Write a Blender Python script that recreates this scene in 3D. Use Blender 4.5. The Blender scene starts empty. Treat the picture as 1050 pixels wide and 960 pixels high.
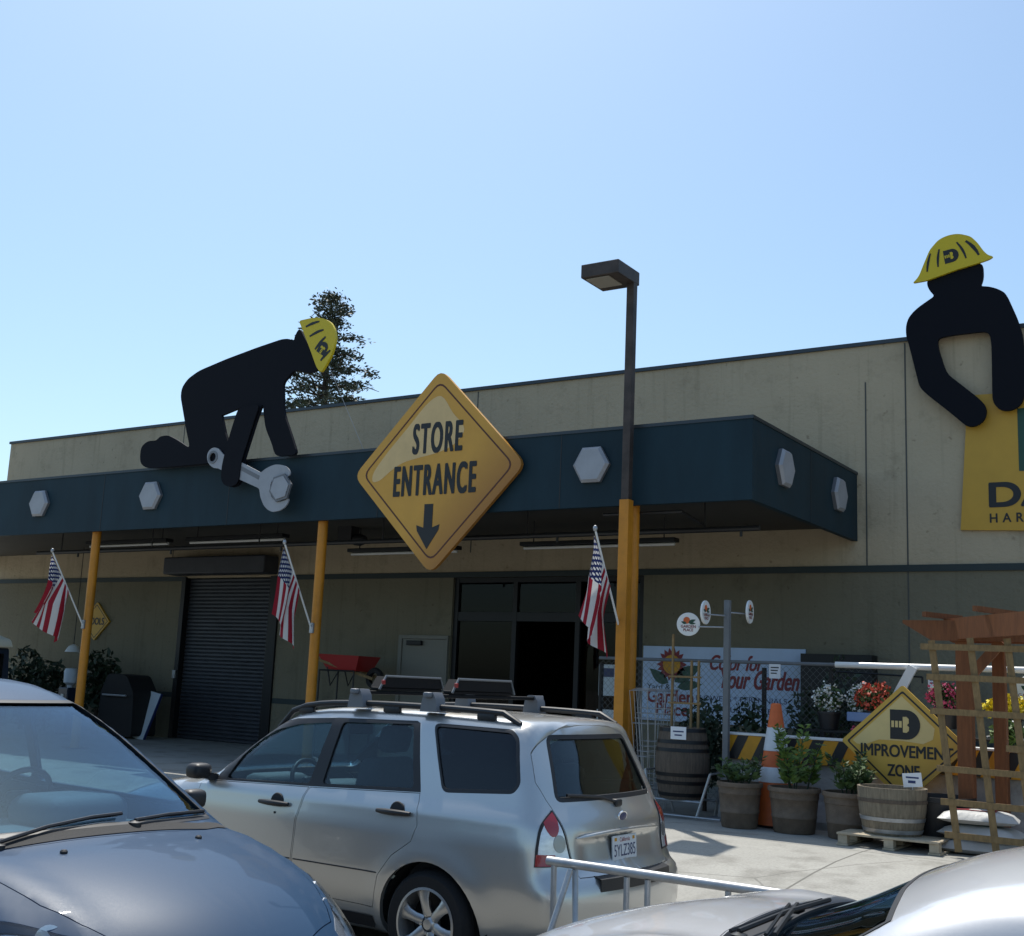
import bpy, bmesh, math, random
import numpy as np
from mathutils import Vector, Matrix, geometry
random.seed(11)
rng = np.random.default_rng(5)
S = bpy.context.scene
COL = S.collection
R = math.radians
FLOOR = 0.35            # level of the store forecourt above the car park
YW = 17.39              # face of the store wall
YC = 13.29              # face of the canopy fascia

# ------------------------------------------------------------------ materials
def srgb(r, g, b):
    f = lambda c: (c/255/12.92) if c/255 <= .04045 else ((c/255+.055)/1.055)**2.4
    return (f(r), f(g), f(b))
def mat(name, col, rough=.6, metal=0., var=.0, vscale=4., bump=0., bscale=40., coat=0., spec=.5, detail=6., col2=None, stretch=None):
    m = bpy.data.materials.new(name); m.use_nodes = True
    nt = m.node_tree; b = nt.nodes['Principled BSDF']
    b.inputs['Base Color'].default_value = (*col, 1)
    b.inputs['Roughness'].default_value = rough
    b.inputs['Metallic'].default_value = metal
    b.inputs['Specular IOR Level'].default_value = spec
    if coat:
        b.inputs['Coat Weight'].default_value = coat
        b.inputs['Coat Roughness'].default_value = .04
    if var or bump or col2:
        tc = nt.nodes.new('ShaderNodeTexCoord'); mp = nt.nodes.new('ShaderNodeMapping')
        nt.links.new(tc.outputs['Object'], mp.inputs['Vector'])
        if stretch: mp.inputs['Scale'].default_value = stretch
    if var or col2:
        n = nt.nodes.new('ShaderNodeTexNoise'); n.inputs['Scale'].default_value = vscale; n.inputs['Detail'].default_value = detail
        n.inputs['Roughness'].default_value = .65
        nt.links.new(mp.outputs['Vector'], n.inputs['Vector'])
        r = nt.nodes.new('ShaderNodeValToRGB')
        r.color_ramp.elements[0].position = .3; r.color_ramp.elements[1].position = .7
        c2 = col2 if col2 else tuple(c*(1-var) for c in col)
        r.color_ramp.elements[0].color = (*c2, 1)
        r.color_ramp.elements[1].color = (*(col if col2 else tuple(min(1, c*(1+var)) for c in col)), 1)
        nt.links.new(n.outputs['Fac'], r.inputs['Fac']); nt.links.new(r.outputs['Color'], b.inputs['Base Color'])
    if bump:
        n2 = nt.nodes.new('ShaderNodeTexNoise'); n2.inputs['Scale'].default_value = bscale; n2.inputs['Detail'].default_value = 4
        nt.links.new(mp.outputs['Vector'], n2.inputs['Vector'])
        bp = nt.nodes.new('ShaderNodeBump'); bp.inputs['Strength'].default_value = bump; bp.inputs['Distance'].default_value = .02
        nt.links.new(n2.outputs['Fac'], bp.inputs['Height']); nt.links.new(bp.outputs['Normal'], b.inputs['Normal'])
    return m
def glass(name, tint, refl=1.0, ior=1.5, rough=.0):
    m = bpy.data.materials.new(name); m.use_nodes = True
    nt = m.node_tree; nt.nodes.clear()
    o = nt.nodes.new('ShaderNodeOutputMaterial'); mix = nt.nodes.new('ShaderNodeMixShader')
    t = nt.nodes.new('ShaderNodeBsdfTransparent'); g = nt.nodes.new('ShaderNodeBsdfGlossy'); lw = nt.nodes.new('ShaderNodeLayerWeight'); pw = nt.nodes.new('ShaderNodeMath'); f = nt.nodes.new('ShaderNodeMath')
    t.inputs['Color'].default_value = (*tint, 1); g.inputs['Roughness'].default_value = rough
    g.inputs['Color'].default_value = (*(refl if isinstance(refl, tuple) else (refl,)*3), 1); lw.inputs['Blend'].default_value = .5; r0 = ((ior-1)/(ior+1))**2
    pw.operation = 'POWER'; pw.inputs[1].default_value = 4.5; f.operation = 'MULTIPLY_ADD'; f.inputs[1].default_value = 1-r0; f.inputs[2].default_value = r0
    nt.links.new(lw.outputs['Facing'], pw.inputs[0]); nt.links.new(pw.outputs[0], f.inputs[0])
    nt.links.new(f.outputs[0], mix.inputs[0]); nt.links.new(t.outputs[0], mix.inputs[1]); nt.links.new(g.outputs[0], mix.inputs[2])
    nt.links.new(mix.outputs[0], o.inputs['Surface'])
    return m
def flake_paint(name, col, rough=.32, metal=.75, coat=1.0, dust=.12):
    m = mat(name, col, rough, metal, coat=coat, spec=.5 if metal > .2 else .2)
    nt = m.node_tree; b = nt.nodes['Principled BSDF']
    tc = nt.nodes.new('ShaderNodeTexCoord'); n = nt.nodes.new('ShaderNodeTexNoise'); n.inputs['Scale'].default_value = 260; n.inputs['Detail'].default_value = 1
    nt.links.new(tc.outputs['Object'], n.inputs['Vector'])
    mr = nt.nodes.new('ShaderNodeMapRange'); mr.inputs['To Min'].default_value = rough-.07; mr.inputs['To Max'].default_value = rough+.12
    nt.links.new(n.outputs['Fac'], mr.inputs['Value']); nt.links.new(mr.outputs[0], b.inputs['Roughness'])
    # thin film of road dust, uneven
    n3 = nt.nodes.new('ShaderNodeTexNoise'); n3.inputs['Scale'].default_value = 2.2; n3.inputs['Detail'].default_value = 8
    nt.links.new(tc.outputs['Object'], n3.inputs['Vector'])
    m3 = nt.nodes.new('ShaderNodeMapRange'); m3.inputs['From Min'].default_value = .35; m3.inputs['From Max'].default_value = .75
    m3.inputs['To Min'].default_value = .02; m3.inputs['To Max'].default_value = dust
    nt.links.new(n3.outputs['Fac'], m3.inputs['Value']); nt.links.new(m3.outputs[0], b.inputs['Coat Roughness'])
    return m

M = {}
M['wall'] = mat('painted_concrete', (.50, .42, .30), .9, var=.10, vscale=.8, bump=.25, bscale=14, col2=(.40, .34, .25))
M['band'] = mat('dark_green_paint', (.020, .034, .036), .6)
M['coping'] = mat('coping_metal', (.05, .06, .07), .4, .5)
M['fascia'] = mat('canopy_paint', (.010, .030, .043), .6, var=.25, vscale=1.6, spec=.25, stretch=(1, 1, .25), detail=8)
M['soffit'] = mat('canopy_soffit', (.055, .05, .04), .8, var=.1, vscale=2)
M['joint'] = mat('joint_sealant', (.10, .10, .09), .9)
M['steel_dark'] = mat('dark_pipe', (.015, .015, .016), .5)
M['tube'] = mat('white_enamel', (.7, .7, .68), .4)
M['shutter'] = mat('shutter_steel', (.06, .065, .078), .5, .3, var=.15, vscale=3)
M['frame'] = mat('dark_bronze_frame', (.010, .011, .013), .45, .3)
M['doorpaint'] = mat('door_paint', (.21, .205, .175), .6)
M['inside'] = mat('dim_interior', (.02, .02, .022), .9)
M['shopglass'] = glass('shop_glass', (.35, .38, .38), .35, 1.45)
M['yellow'] = mat('yellow_post_paint', (.58, .225, .014), .5, var=.18, vscale=3, bump=.1, bscale=30)
M['brownsteel'] = mat('weathered_brown_steel', (.06, .046, .04), .6, .2, var=.45, vscale=5)
M['lens'] = mat('lamp_lens', (.35, .32, .27), .3)
M['black'] = mat('matt_black_paint', (.0035, .0045, .009), .75, spec=.2)
M['hat'] = mat('hat_yellow', (.66, .50, .010), .45)
M['ink'] = mat('sign_ink', (.012, .013, .015), .5)
M['inkred'] = mat('sign_red', (.22, .012, .02), .5)
M['inkgreen'] = mat('sign_green', (.015, .07, .045), .5)
M['bolt'] = mat('bolt_grey', (.34, .35, .38), .45, .1, var=.12, vscale=3)
M['boltdark'] = mat('bolt_edge_grey', (.17, .175, .19), .5, .1)
M['signyellow'] = mat('banner_yellow', (.58, .33, .035), .5, var=.06, vscale=2)
M['signborder'] = mat('sign_border', (.09, .022, .010), .5)
M['sheen'] = mat('sign_pale_print', (.72, .60, .38), .45)
M['white'] = mat('white_vinyl', (.62, .68, .74), .5)
M['whitepaint'] = mat('white_paint', (.8, .8, .78), .4)
M['paper'] = mat('paper', (.75, .76, .78), .6)
M['concrete'] = mat('barrier_concrete', (.34, .33, .31), .9, var=.25, vscale=5, bump=.4, bscale=30)
M['stripey'] = mat('stripe_yellow', (.60, .28, .012), .55, var=.12, vscale=6)
M['cone'] = mat('cone_orange', (.62, .13, .03), .55, var=.15, vscale=6)
M['conewhite'] = mat('cone_white', (.62, .64, .66), .5, var=.12, vscale=8)
M['pot'] = mat('planter_brown', (.155, .112, .078), .8, var=.25, vscale=9, bump=.3, bscale=60)
M['soil'] = mat('soil', (.03, .022, .016), .95)
M['oak'] = mat('weathered_oak', (.20, .165, .115), .8, var=.35, vscale=5, bump=.3, bscale=25, stretch=(8, 8, 1))
M['oakdark'] = mat('dark_oak', (.10, .075, .055), .75, var=.35, vscale=5, bump=.3, bscale=25, stretch=(8, 8, 1))
M['hoop'] = mat('hoop_steel', (.40, .41, .42), .45, .7, var=.3, vscale=6)
M['cedar'] = mat('red_cedar', (.19, .068, .022), .75, var=.25, vscale=4, stretch=(9, 9, 1))
M['lattice'] = mat('lattice_wood', (.23, .15, .065), .8, var=.3, vscale=5, stretch=(6, 6, 2))
M['pallet'] = mat('pallet_wood', (.46, .38, .27), .85, var=.3, vscale=7)
M['galv'] = mat('galvanised', (.40, .41, .42), .45, .6, var=.15, vscale=10)
M['greypost'] = mat('grey_post_paint', (.15, .16, .17), .6, var=.15, vscale=5)
M['red'] = mat('barrow_red', (.36, .02, .018), .4, coat=.3)
M['rubber'] = mat('rubber', (.012, .012, .013), .8, bump=.15, bscale=80)
M['plastic'] = mat('black_plastic', (.016, .016, .018), .5)
M['darkblue'] = mat('dark_blue_paint', (.018, .03, .055), .4, coat=.5)
M['cream'] = mat('cream_paint', (.72, .66, .50), .4)
M['bag'] = mat('bag_plastic', (.52, .52, .50), .5, var=.06, vscale=10, bump=.3, bscale=18)
M['trunk'] = mat('bark', (.06, .042, .03), .9, var=.3, vscale=8)
def leafmat(name, c, v=.5, sc=3.):
    m = mat(name, c, .6, var=v, vscale=sc, detail=3)
    m.node_tree.nodes['Principled BSDF'].inputs['Subsurface Weight'].default_value = 0
    return m
M['conifer'] = leafmat('conifer_needles', (.060, .076, .046), .5, .9)
M['leaf'] = leafmat('shrub_leaf', (.060, .105, .030), .5, 9)
M['leafbright'] = leafmat('bright_leaf', (.10, .17, .035), .45, 9)
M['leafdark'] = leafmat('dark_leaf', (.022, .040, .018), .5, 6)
M['petalwhite'] = mat('white_petal', (.72, .72, .68), .6)
M['petalred'] = mat('coral_petal', (.55, .09, .05), .6, var=.3, vscale=20)
M['petalpink'] = mat('pink_petal', (.50, .07, .16), .6, var=.3, vscale=20)
M['petalyellow'] = mat('yellow_petal', (.75, .60, .02), .6, var=.2, vscale=20)
# cars
M['champagne'] = flake_paint('champagne_silver_paint', (.58, .575, .55), .30, .70)
M['slate'] = flake_paint('slate_blue_grey_paint', (.017, .050, .105), .45, .0, coat=.26, dust=.05)
M['silver'] = flake_paint('bright_silver_paint', (.50, .505, .52), .42, .45)
M['cabin'] = mat('cabin_trim', (.035, .035, .037), .8, var=.2, vscale=20)
M['dash'] = mat('dashboard_vinyl', (.20, .20, .19), .7, bump=.2, bscale=90)
M['seat'] = mat('seat_cloth', (.055, .057, .062), .9, var=.2, vscale=30)
M['carglass'] = glass('car_glass', (.62, .72, .74), .95, 1.55)
M['privacy'] = glass('privacy_glass', (.20, .23, .26), .9, 1.6)
M['windglass'] = glass('windscreen_glass', (.60, .74, .82), (.50, .62, .74), 1.6)
M['chrome'] = mat('chrome', (.75, .76, .77), .12, 1.)
M['alloy'] = mat('alloy_wheel', (.56, .56, .55), .35, .85)
M['reflector'] = mat('lamp_reflector', (.75, .76, .78), .25, .35)
M['reverselens'] = mat('reverse_lens', (.30, .31, .32), .15, .3, coat=1)
M['trayblue'] = mat('tray_blue', (.14, .22, .40), .6)
M['clampblack'] = mat('clamp_black', (.006, .006, .007), .7, spec=.25)
M['lampred'] = mat('lamp_red', (.36, .008, .010), .15, coat=1)
M['lampclear'] = mat('lamp_clear', (.80, .81, .82), .15, .25, coat=1, var=.18, vscale=14, stretch=(1, 1, 3))
M['plate'] = mat('plate_white', (.70, .72, .73), .4)
M['plateblue'] = mat('plate_blue', (.015, .03, .12), .4)

# ------------------------------------------------------------------ objects
def tag(o, label=None, cat=None, group=None, kind=None):
    if label: o['label'] = label
    if cat: o['category'] = cat
    if group: o['group'] = group
    if kind: o['kind'] = kind
    return o
def thing(name, label, cat, loc=(0, 0, 0), rz=0., group=None):
    o = bpy.data.objects.new(name, None); COL.objects.link(o)
    o.empty_display_size = .2; o.location = loc; o.rotation_euler = (0, 0, rz)
    return tag(o, label, cat, group)
def wmat(o):
    m = Matrix.LocRotScale(o.location, o.rotation_euler, o.scale)
    return wmat(o.parent) @ m if o.parent else m
def link(name, me, material, parent=None, world=True, smooth=False, angle=35):
    o = bpy.data.objects.new(name, me); COL.objects.link(o)
    for m_ in (material if isinstance(material, (list, tuple)) else [material]):
        me.materials.append(m_)
    if parent is not None:
        o.parent = parent
        if world: me.transform(wmat(parent).inverted())
    if smooth:
        me.polygons.foreach_set('use_smooth', [True]*len(me.polygons))
        me.set_sharp_from_angle(angle=R(angle))
    me.update()
    return o
class MB:
    def __init__(s): s.bm = bmesh.new(); s.mi = 0
    def _f(s, vs):
        try:
            f = s.bm.faces.new(vs); f.material_index = s.mi; return f
        except ValueError: return None
    def box(s, x0, x1, y0, y1, z0, z1, bev=0., m4=None, segs=2):
        b = bmesh.new() if bev else s.bm
        P = [(x, y, z) for z in (z0, z1) for y in (y0, y1) for x in (x0, x1)]
        v = [b.verts.new(p) for p in P]
        fs = []
        for q in ((0, 2, 3, 1), (4, 5, 7, 6), (0, 1, 5, 4), (2, 6, 7, 3), (0, 4, 6, 2), (1, 3, 7, 5)):
            f = b.faces.new([v[i] for i in q]); f.material_index = s.mi; fs.append(f)
        if bev:
            bmesh.ops.bevel(b, geom=list(b.edges), offset=bev, segments=segs, profile=.5, affect='EDGES')
            if m4: bmesh.ops.transform(b, matrix=m4, verts=list(b.verts))
            s.merge(b)
        elif m4: bmesh.ops.transform(b, matrix=m4, verts=v)
        return s
    def merge(s, b):
        me = bpy.data.meshes.new('tmp')
        for f in b.faces: f.material_index = s.mi
        b.to_mesh(me); b.free(); s.bm.from_mesh(me); bpy.data.meshes.remove(me)
    def tube(s, pts, r, n=10, caps=True):
        pts = [Vector(p) for p in pts]; rr = r if isinstance(r, (list, tuple)) else [r]*len(pts)
        rings = []; up = None
        for i, p in enumerate(pts):
            t = (pts[min(i+1, len(pts)-1)]-pts[max(i-1, 0)]).normalized()
            if up is None:
                up = Vector((0, 0, 1)) if abs(t.z) < .9 else Vector((0, 1, 0))
            a = t.cross(up).normalized(); b = a.cross(t).normalized(); up = b
            rings.append([s.bm.verts.new(p+(a*math.cos(k*2*math.pi/n)+b*math.sin(k*2*math.pi/n))*rr[i]) for k in range(n)])
        for i in range(len(rings)-1):
            for k in range(n): s._f([rings[i][k], rings[i][(k+1) % n], rings[i+1][(k+1) % n], rings[i+1][k]])
        if caps: s._f(list(reversed(rings[0]))); s._f(rings[-1])
        return s
    def bar(s, a, b, w, h, up=(0, 0, 1)):
        a = Vector(a); b = Vector(b); t = (b-a).normalized(); u = Vector(up)
        if abs(t.dot(u)) > .98: u = Vector((0, 1, 0))
        x = t.cross(u).normalized(); y = x.cross(t).normalized()
        v = [s.bm.verts.new(p+x*i*w/2+y*j*h/2) for p in (a, b) for i, j in ((-1, -1), (1, -1), (1, 1), (-1, 1))]
        for q in ((3, 2, 1, 0), (4, 5, 6, 7), (0, 1, 5, 4), (1, 2, 6, 5), (2, 3, 7, 6), (3, 0, 4, 7)): s._f([v[i] for i in q])
        return s
    def lathe(s, prof, c=(0, 0, 0), axis='z', n=32, close=False, caps=True):
        rings = []
        for r, h in prof:
            ring = []
            for k in range(n):
                a = 2*math.pi*k/n; p = (r*math.cos(a), r*math.sin(a), h)
                if axis == 'y': p = (p[0], p[2], -p[1])
                if axis == 'x': p = (p[2], p[0], p[1])
                ring.append(s.bm.verts.new((p[0]+c[0], p[1]+c[1], p[2]+c[2])))
            rings.append(ring)
        for i in range(len(rings)-1):
            for k in range(n): s._f([rings[i][k], rings[i][(k+1) % n], rings[i+1][(k+1) % n], rings[i+1][k]])
        if close:
            for k in range(n): s._f([rings[-1][k], rings[-1][(k+1) % n], rings[0][(k+1) % n], rings[0][k]])
        elif caps:
            if prof[0][0] > 1e-6: s._f(list(reversed(rings[0])))
            if prof[-1][0] > 1e-6: s._f(rings[-1])
        return s
    def prism(s, poly, a, b, axis='y', holes=()):
        """poly in the plane across axis; solid from a to b along the axis"""
        def pt(u, v, t): return {'y': (u, t, v), 'x': (t, u, v), 'z': (u, v, t)}[axis]
        loops = [list(poly)]+[list(h) for h in holes]
        fl = [p for l in loops for p in l]
        tris = geometry.tessellate_polygon([[Vector((p[0], p[1], 0)) for p in l] for l in loops])
        va = [s.bm.verts.new(pt(p[0], p[1], a)) for p in fl]; vb = [s.bm.verts.new(pt(p[0], p[1], b)) for p in fl]
        fs = []
        for t in tris:
            fs.append(s._f([va[i] for i in t])); fs.append(s._f([vb[i] for i in reversed(t)]))
        k = 0
        for l in loops:
            n = len(l)
            for i in range(n): fs.append(s._f([va[k+i], va[k+(i+1) % n], vb[k+(i+1) % n], vb[k+i]]))
            k += n
        bmesh.ops.recalc_face_normals(s.bm, faces=[f for f in fs if f])
        return s
    def quad(s, *p): s._f([s.bm.verts.new(q) for q in p]); return s
    def leaf(s, c, size, up=None, ratio=.5):
        d = Vector(rng.normal(size=3)).normalized() if up is None else (Vector(up)+Vector(rng.normal(size=3))*.5).normalized()
        e = d.cross(Vector(rng.normal(size=3))).normalized()
        c = Vector(c); a = d*size*.5; b = e*size*ratio*.5
        s._f([s.bm.verts.new(q) for q in (c-a, c+b, c+a, c-b)])
    def build(s, name, material, parent=None, world=True, smooth=False, angle=35, norm=False):
        if norm: bmesh.ops.recalc_face_normals(s.bm, faces=list(s.bm.faces))
        me = bpy.data.meshes.new(name); s.bm.to_mesh(me); s.bm.free()
        return link(name, me, material, parent, world, smooth, angle)
def copy_tree(o, parent=None):
    c = o.copy(); COL.objects.link(c); c.parent = parent
    for ch in list(o.children): copy_tree(ch, c)
    return c
def round_poly(poly, r, n=4):
    """round the corners of a polygon"""
    out = []; N = len(poly)
    for i in range(N):
        p = Vector(poly[i]); a = Vector(poly[i-1])-p; b = Vector(poly[(i+1) % N])-p
        rr = min(r, a.length*.45, b.length*.45)
        p0 = p+a.normalized()*rr; p1 = p+b.normalized()*rr
        for k in range(n+1):
            t = k/n; out.append(tuple((p0*(1-t)**2+p*2*t*(1-t)+p1*t*t)[:2]))
    return out
def spline(pts, per=5, closed=True):
    P = [np.array(p, float) for p in pts]; N = len(P); out = []
    for i in range(N if closed else N-1):
        p0 = P[(i-1) % N] if closed or i > 0 else P[0]; p1 = P[i]; p2 = P[(i+1) % N]; p3 = P[(i+2) % N] if closed or i+2 < N else P[-1]
        d1 = max(np.linalg.norm(p1-p0), 1e-6)**.5; d2 = max(np.linalg.norm(p2-p1), 1e-6)**.5; d3 = max(np.linalg.norm(p3-p2), 1e-6)**.5
        m1 = (p1-p0)/d1-(p2-p0)/(d1+d2)+(p2-p1)/d2 if d1 > 1e-2 else (p2-p1)/d2
        m2 = (p2-p1)/d2-(p3-p1)/(d2+d3)+(p3-p2)/d3 if d3 > 1e-2 else (p2-p1)/d2
        m1 = m1*d2; m2 = m2*d2
        for k in range(per):
            t = k/per; out.append(tuple((2*t**3-3*t*t+1)*p1+(t**3-2*t*t+t)*m1+(-2*t**3+3*t*t)*p2+(t**3-t*t)*m2))
    if not closed: out.append(tuple(P[-1]))
    return out
def lettering(text, parent, material, c, w, h, y, name='lettering', shear=0., bold=.0, axis='y', world=True, thick=.004, spacing=1., flip=False):
    """flat letters w by h metres centred on c, standing in the x-z plane at depth y and facing -y (or in y-z facing x)"""
    cu = bpy.data.curves.new('t', 'FONT'); cu.body = text; cu.shear = shear; cu.space_character = spacing; cu.fill_mode = 'FRONT'
    o = bpy.data.objects.new('t', cu); COL.objects.link(o)
    me = bpy.data.meshes.new_from_object(o.evaluated_get(bpy.context.evaluated_depsgraph_get()))
    bpy.data.objects.remove(o); bpy.data.curves.remove(cu)
    co = np.empty(len(me.vertices)*3); me.vertices.foreach_get('co', co); co = co.reshape(-1, 3)
    mn = co.min(0); mx = co.max(0); q = (co-(mn+mx)/2)/np.maximum(mx-mn, 1e-6)
    if axis == 'y': res = np.stack([c[0]+q[:, 0]*w, np.full(len(q), y), c[1]+q[:, 1]*h], 1)
    else: res = np.stack([np.full(len(q), y), c[0]+q[:, 0]*w*(-1 if flip else 1), c[1]+q[:, 1]*h], 1)
    if bold:      # heavier strokes: the same letters laid again a little to each side, a fraction of a millimetre apart
        nv = len(res); fcs = [tuple(p.vertices) for p in me.polygons]; V = []; F = []
        for i, (sx, sz) in enumerate(((0, 0), (1, 0), (-1, 0), (.7, .7), (-.7, .7), (.7, -.7), (-.7, -.7))):
            q2 = res.copy(); d_ = bold*h; q2[:, 0 if axis == 'y' else 1] += sx*d_; q2[:, 2] += sz*d_; q2[:, 1 if axis == 'y' else 0] -= .00025*i
            V.append(q2); F += [tuple(v+i*nv for v in f_) for f_ in fcs]
        bpy.data.meshes.remove(me); me = bpy.data.meshes.new('t'); me.from_pydata(np.vstack(V).tolist(), [], F); me.update()
    else: me.vertices.foreach_set('co', res.ravel()); me.update()
    return link(name, me, material, parent, world)
# ------------------------------------------------------------------ ground and world
def ground():
    bm = bmesh.new()
    ys = [-400, -60, -15, -4, 2, 5, 6.6, 7.2, 7.8, 8.4, 9.0, 9.6, 10.2, 10.8, 11.4, 12, 14, 17.3, 20, 60, 400]
    xs = [-400, -80, -40, -25, -15, -8, -4, 0, 5, 15, 60, 400]
    def z(y):
        t = min(1, max(0, (y-6.4)/5.0)); return FLOOR*t*t*(3-2*t)
    V = [[bm.verts.new((x, y, z(y))) for x in xs] for y in ys]
    for j in range(len(ys)-1):
        for i in range(len(xs)-1): bm.faces.new([V[j][i], V[j][i+1], V[j+1][i+1], V[j+1][i]])
    me = bpy.data.meshes.new('ground'); bm.to_mesh(me); bm.free()
    m = bpy.data.materials.new('lot_concrete'); m.use_nodes = True
    nt = m.node_tree; b = nt.nodes['Principled BSDF']; N = nt.nodes.new; L = nt.links.new
    tc = N('ShaderNodeTexCoord'); sep = N('ShaderNodeSeparateXYZ'); L(tc.outputs['Object'], sep.inputs[0])
    def math_(op, a, b_=None, v=None):
        n = N('ShaderNodeMath'); n.operation = op
        if hasattr(a, 'node'): L(a, n.inputs[0])
        else: n.inputs[0].default_value = a
        if b_ is not None:
            if hasattr(b_, 'node'): L(b_, n.inputs[1])
            else: n.inputs[1].default_value = b_
        return n.outputs[0]
    n1 = N('ShaderNodeTexNoise'); n1.inputs['Scale'].default_value = .6; n1.inputs['Detail'].default_value = 8; n1.inputs['Roughness'].default_value = .7
    n2 = N('ShaderNodeTexNoise'); n2.inputs['Scale'].default_value = 45; n2.inputs['Detail'].default_value = 5
    n3 = N('ShaderNodeTexNoise'); n3.inputs['Scale'].default_value = 2.3; n3.inputs['Detail'].default_value = 6
    for n in (n1, n2, n3): L(tc.outputs['Object'], n.inputs['Vector'])
    r1 = N('ShaderNodeValToRGB'); r1.color_ramp.elements[0].position = .3; r1.color_ramp.elements[1].position = .72
    r1.color_ramp.elements[0].color = (.29, .28, .25, 1); r1.color_ramp.elements[1].color = (.40, .39, .35, 1)
    L(n1.outputs['Fac'], r1.inputs[0])
    r2 = N('ShaderNodeValToRGB'); r2.color_ramp.elements[0].position = .25; r2.color_ramp.elements[0].color = (.78, .78, .78, 1); r2.color_ramp.elements[1].position = .6
    L(n2.outputs['Fac'], r2.inputs[0])
    mx = N('ShaderNodeMix'); mx.data_type = 'RGBA'; mx.blend_type = 'MULTIPLY'; mx.inputs['Factor'].default_value = 1
    L(r1.outputs[0], mx.inputs['A']); L(r2.outputs[0], mx.inputs['B'])
    # oil spots and tyre grime
    r3 = N('ShaderNodeValToRGB'); r3.color_ramp.elements[0].position = .52; r3.color_ramp.elements[0].color = (1, 1, 1, 1)
    r3.color_ramp.elements[1].position = .78; r3.color_ramp.elements[1].color = (.55, .54, .52, 1)
    L(n3.outputs['Fac'], r3.inputs[0])
    mx2 = N('ShaderNodeMix'); mx2.data_type = 'RGBA'; mx2.blend_type = 'MULTIPLY'; mx2.inputs['Factor'].default_value = 1
    L(mx.outputs['Result'], mx2.inputs['A']); L(r3.outputs[0], mx2.inputs['B'])
    # sawn slab joints
    jx = math_('ABSOLUTE', math_('SUBTRACT', math_('FRACT', math_('DIVIDE', math_('ADD', sep.outputs['X'], 406.7), 3.6)), .5))
    jy = math_('ABSOLUTE', math_('SUBTRACT', math_('FRACT', math_('DIVIDE', math_('ADD', sep.outputs['Y'], 402.4), 3.6)), .5))
    ln = math_('GREATER_THAN', math_('MAXIMUM', jx, jy), .4972)
    mx3 = N('ShaderNodeMix'); mx3.data_type = 'RGBA'; mx3.inputs['B'].default_value = (.13, .125, .11, 1)
    vo = N('ShaderNodeTexVoronoi'); vo.feature = 'DISTANCE_TO_EDGE'; vo.inputs['Scale'].default_value = .42
    wv = N('ShaderNodeMix'); wv.data_type = 'VECTOR'; wv.inputs['Factor'].default_value = .06; L(tc.outputs['Object'], wv.inputs[4]); L(n3.outputs['Color'], wv.inputs[5]); L(wv.outputs[1], vo.inputs['Vector'])
    crack = math_('MULTIPLY', math_('LESS_THAN', vo.outputs['Distance'], .004), math_('GREATER_THAN', n1.outputs['Fac'], .50))
    L(math_('MAXIMUM', ln, math_('MULTIPLY', crack, .6)), mx3.inputs['Factor']); L(mx2.outputs['Result'], mx3.inputs['A'])
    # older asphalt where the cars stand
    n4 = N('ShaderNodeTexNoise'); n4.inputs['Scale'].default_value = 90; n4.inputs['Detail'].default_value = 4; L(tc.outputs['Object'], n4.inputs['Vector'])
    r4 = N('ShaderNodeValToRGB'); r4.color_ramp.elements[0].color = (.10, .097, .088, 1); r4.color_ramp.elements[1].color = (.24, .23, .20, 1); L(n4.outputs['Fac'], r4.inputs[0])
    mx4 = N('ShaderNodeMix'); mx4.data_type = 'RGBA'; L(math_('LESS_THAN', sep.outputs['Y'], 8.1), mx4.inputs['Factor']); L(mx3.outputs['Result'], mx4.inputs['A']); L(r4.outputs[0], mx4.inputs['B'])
    L(mx4.outputs['Result'], b.inputs['Base Color']); b.inputs['Roughness'].default_value = .85
    bp = N('ShaderNodeBump'); bp.inputs['Strength'].default_value = .25; bp.inputs['Distance'].default_value = .01
    L(n2.outputs['Fac'], bp.inputs['Height']); L(bp.outputs[0], b.inputs['Normal'])
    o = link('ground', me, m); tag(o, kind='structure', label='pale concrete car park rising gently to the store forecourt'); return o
ground()

SUN_DIR = Vector((-1.64, 1.60, 4.65)).normalized()
EL = math.asin(SUN_DIR.z); AZ = math.atan2(SUN_DIR.x, SUN_DIR.y)   # clockwise from +y
w = bpy.data.worlds.new('World'); S.world = w; w.use_nodes = True
nt = w.node_tree; bg = nt.nodes['Background']
sky = nt.nodes.new('ShaderNodeTexSky'); sky.sky_type = 'NISHITA'; sky.sun_disc = False
sky.sun_elevation = EL; sky.sun_rotation = AZ % (2*math.pi)
sky.air_density = 1.0; sky.dust_density = 1.6; sky.ozone_density = 1.0; sky.altitude = 20
tint = nt.nodes.new('ShaderNodeMix'); tint.data_type = 'RGBA'; tint.blend_type = 'MULTIPLY'; tint.inputs['Factor'].default_value = 1; tint.inputs['B'].default_value = (.885, 1.02, 1.045, 1)
nt.links.new(sky.outputs[0], tint.inputs['A']); nt.links.new(tint.outputs['Result'], bg.inputs[0]); bg.inputs[1].default_value = .14
sl = bpy.data.lights.new('sun', 'SUN'); sl.energy = 4.2; sl.angle = R(.53); sl.color = (1, .955, .88)
so = bpy.data.objects.new('sun', sl); COL.objects.link(so); so.rotation_euler = (-SUN_DIR).to_track_quat('-Z', 'Y').to_euler()

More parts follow.
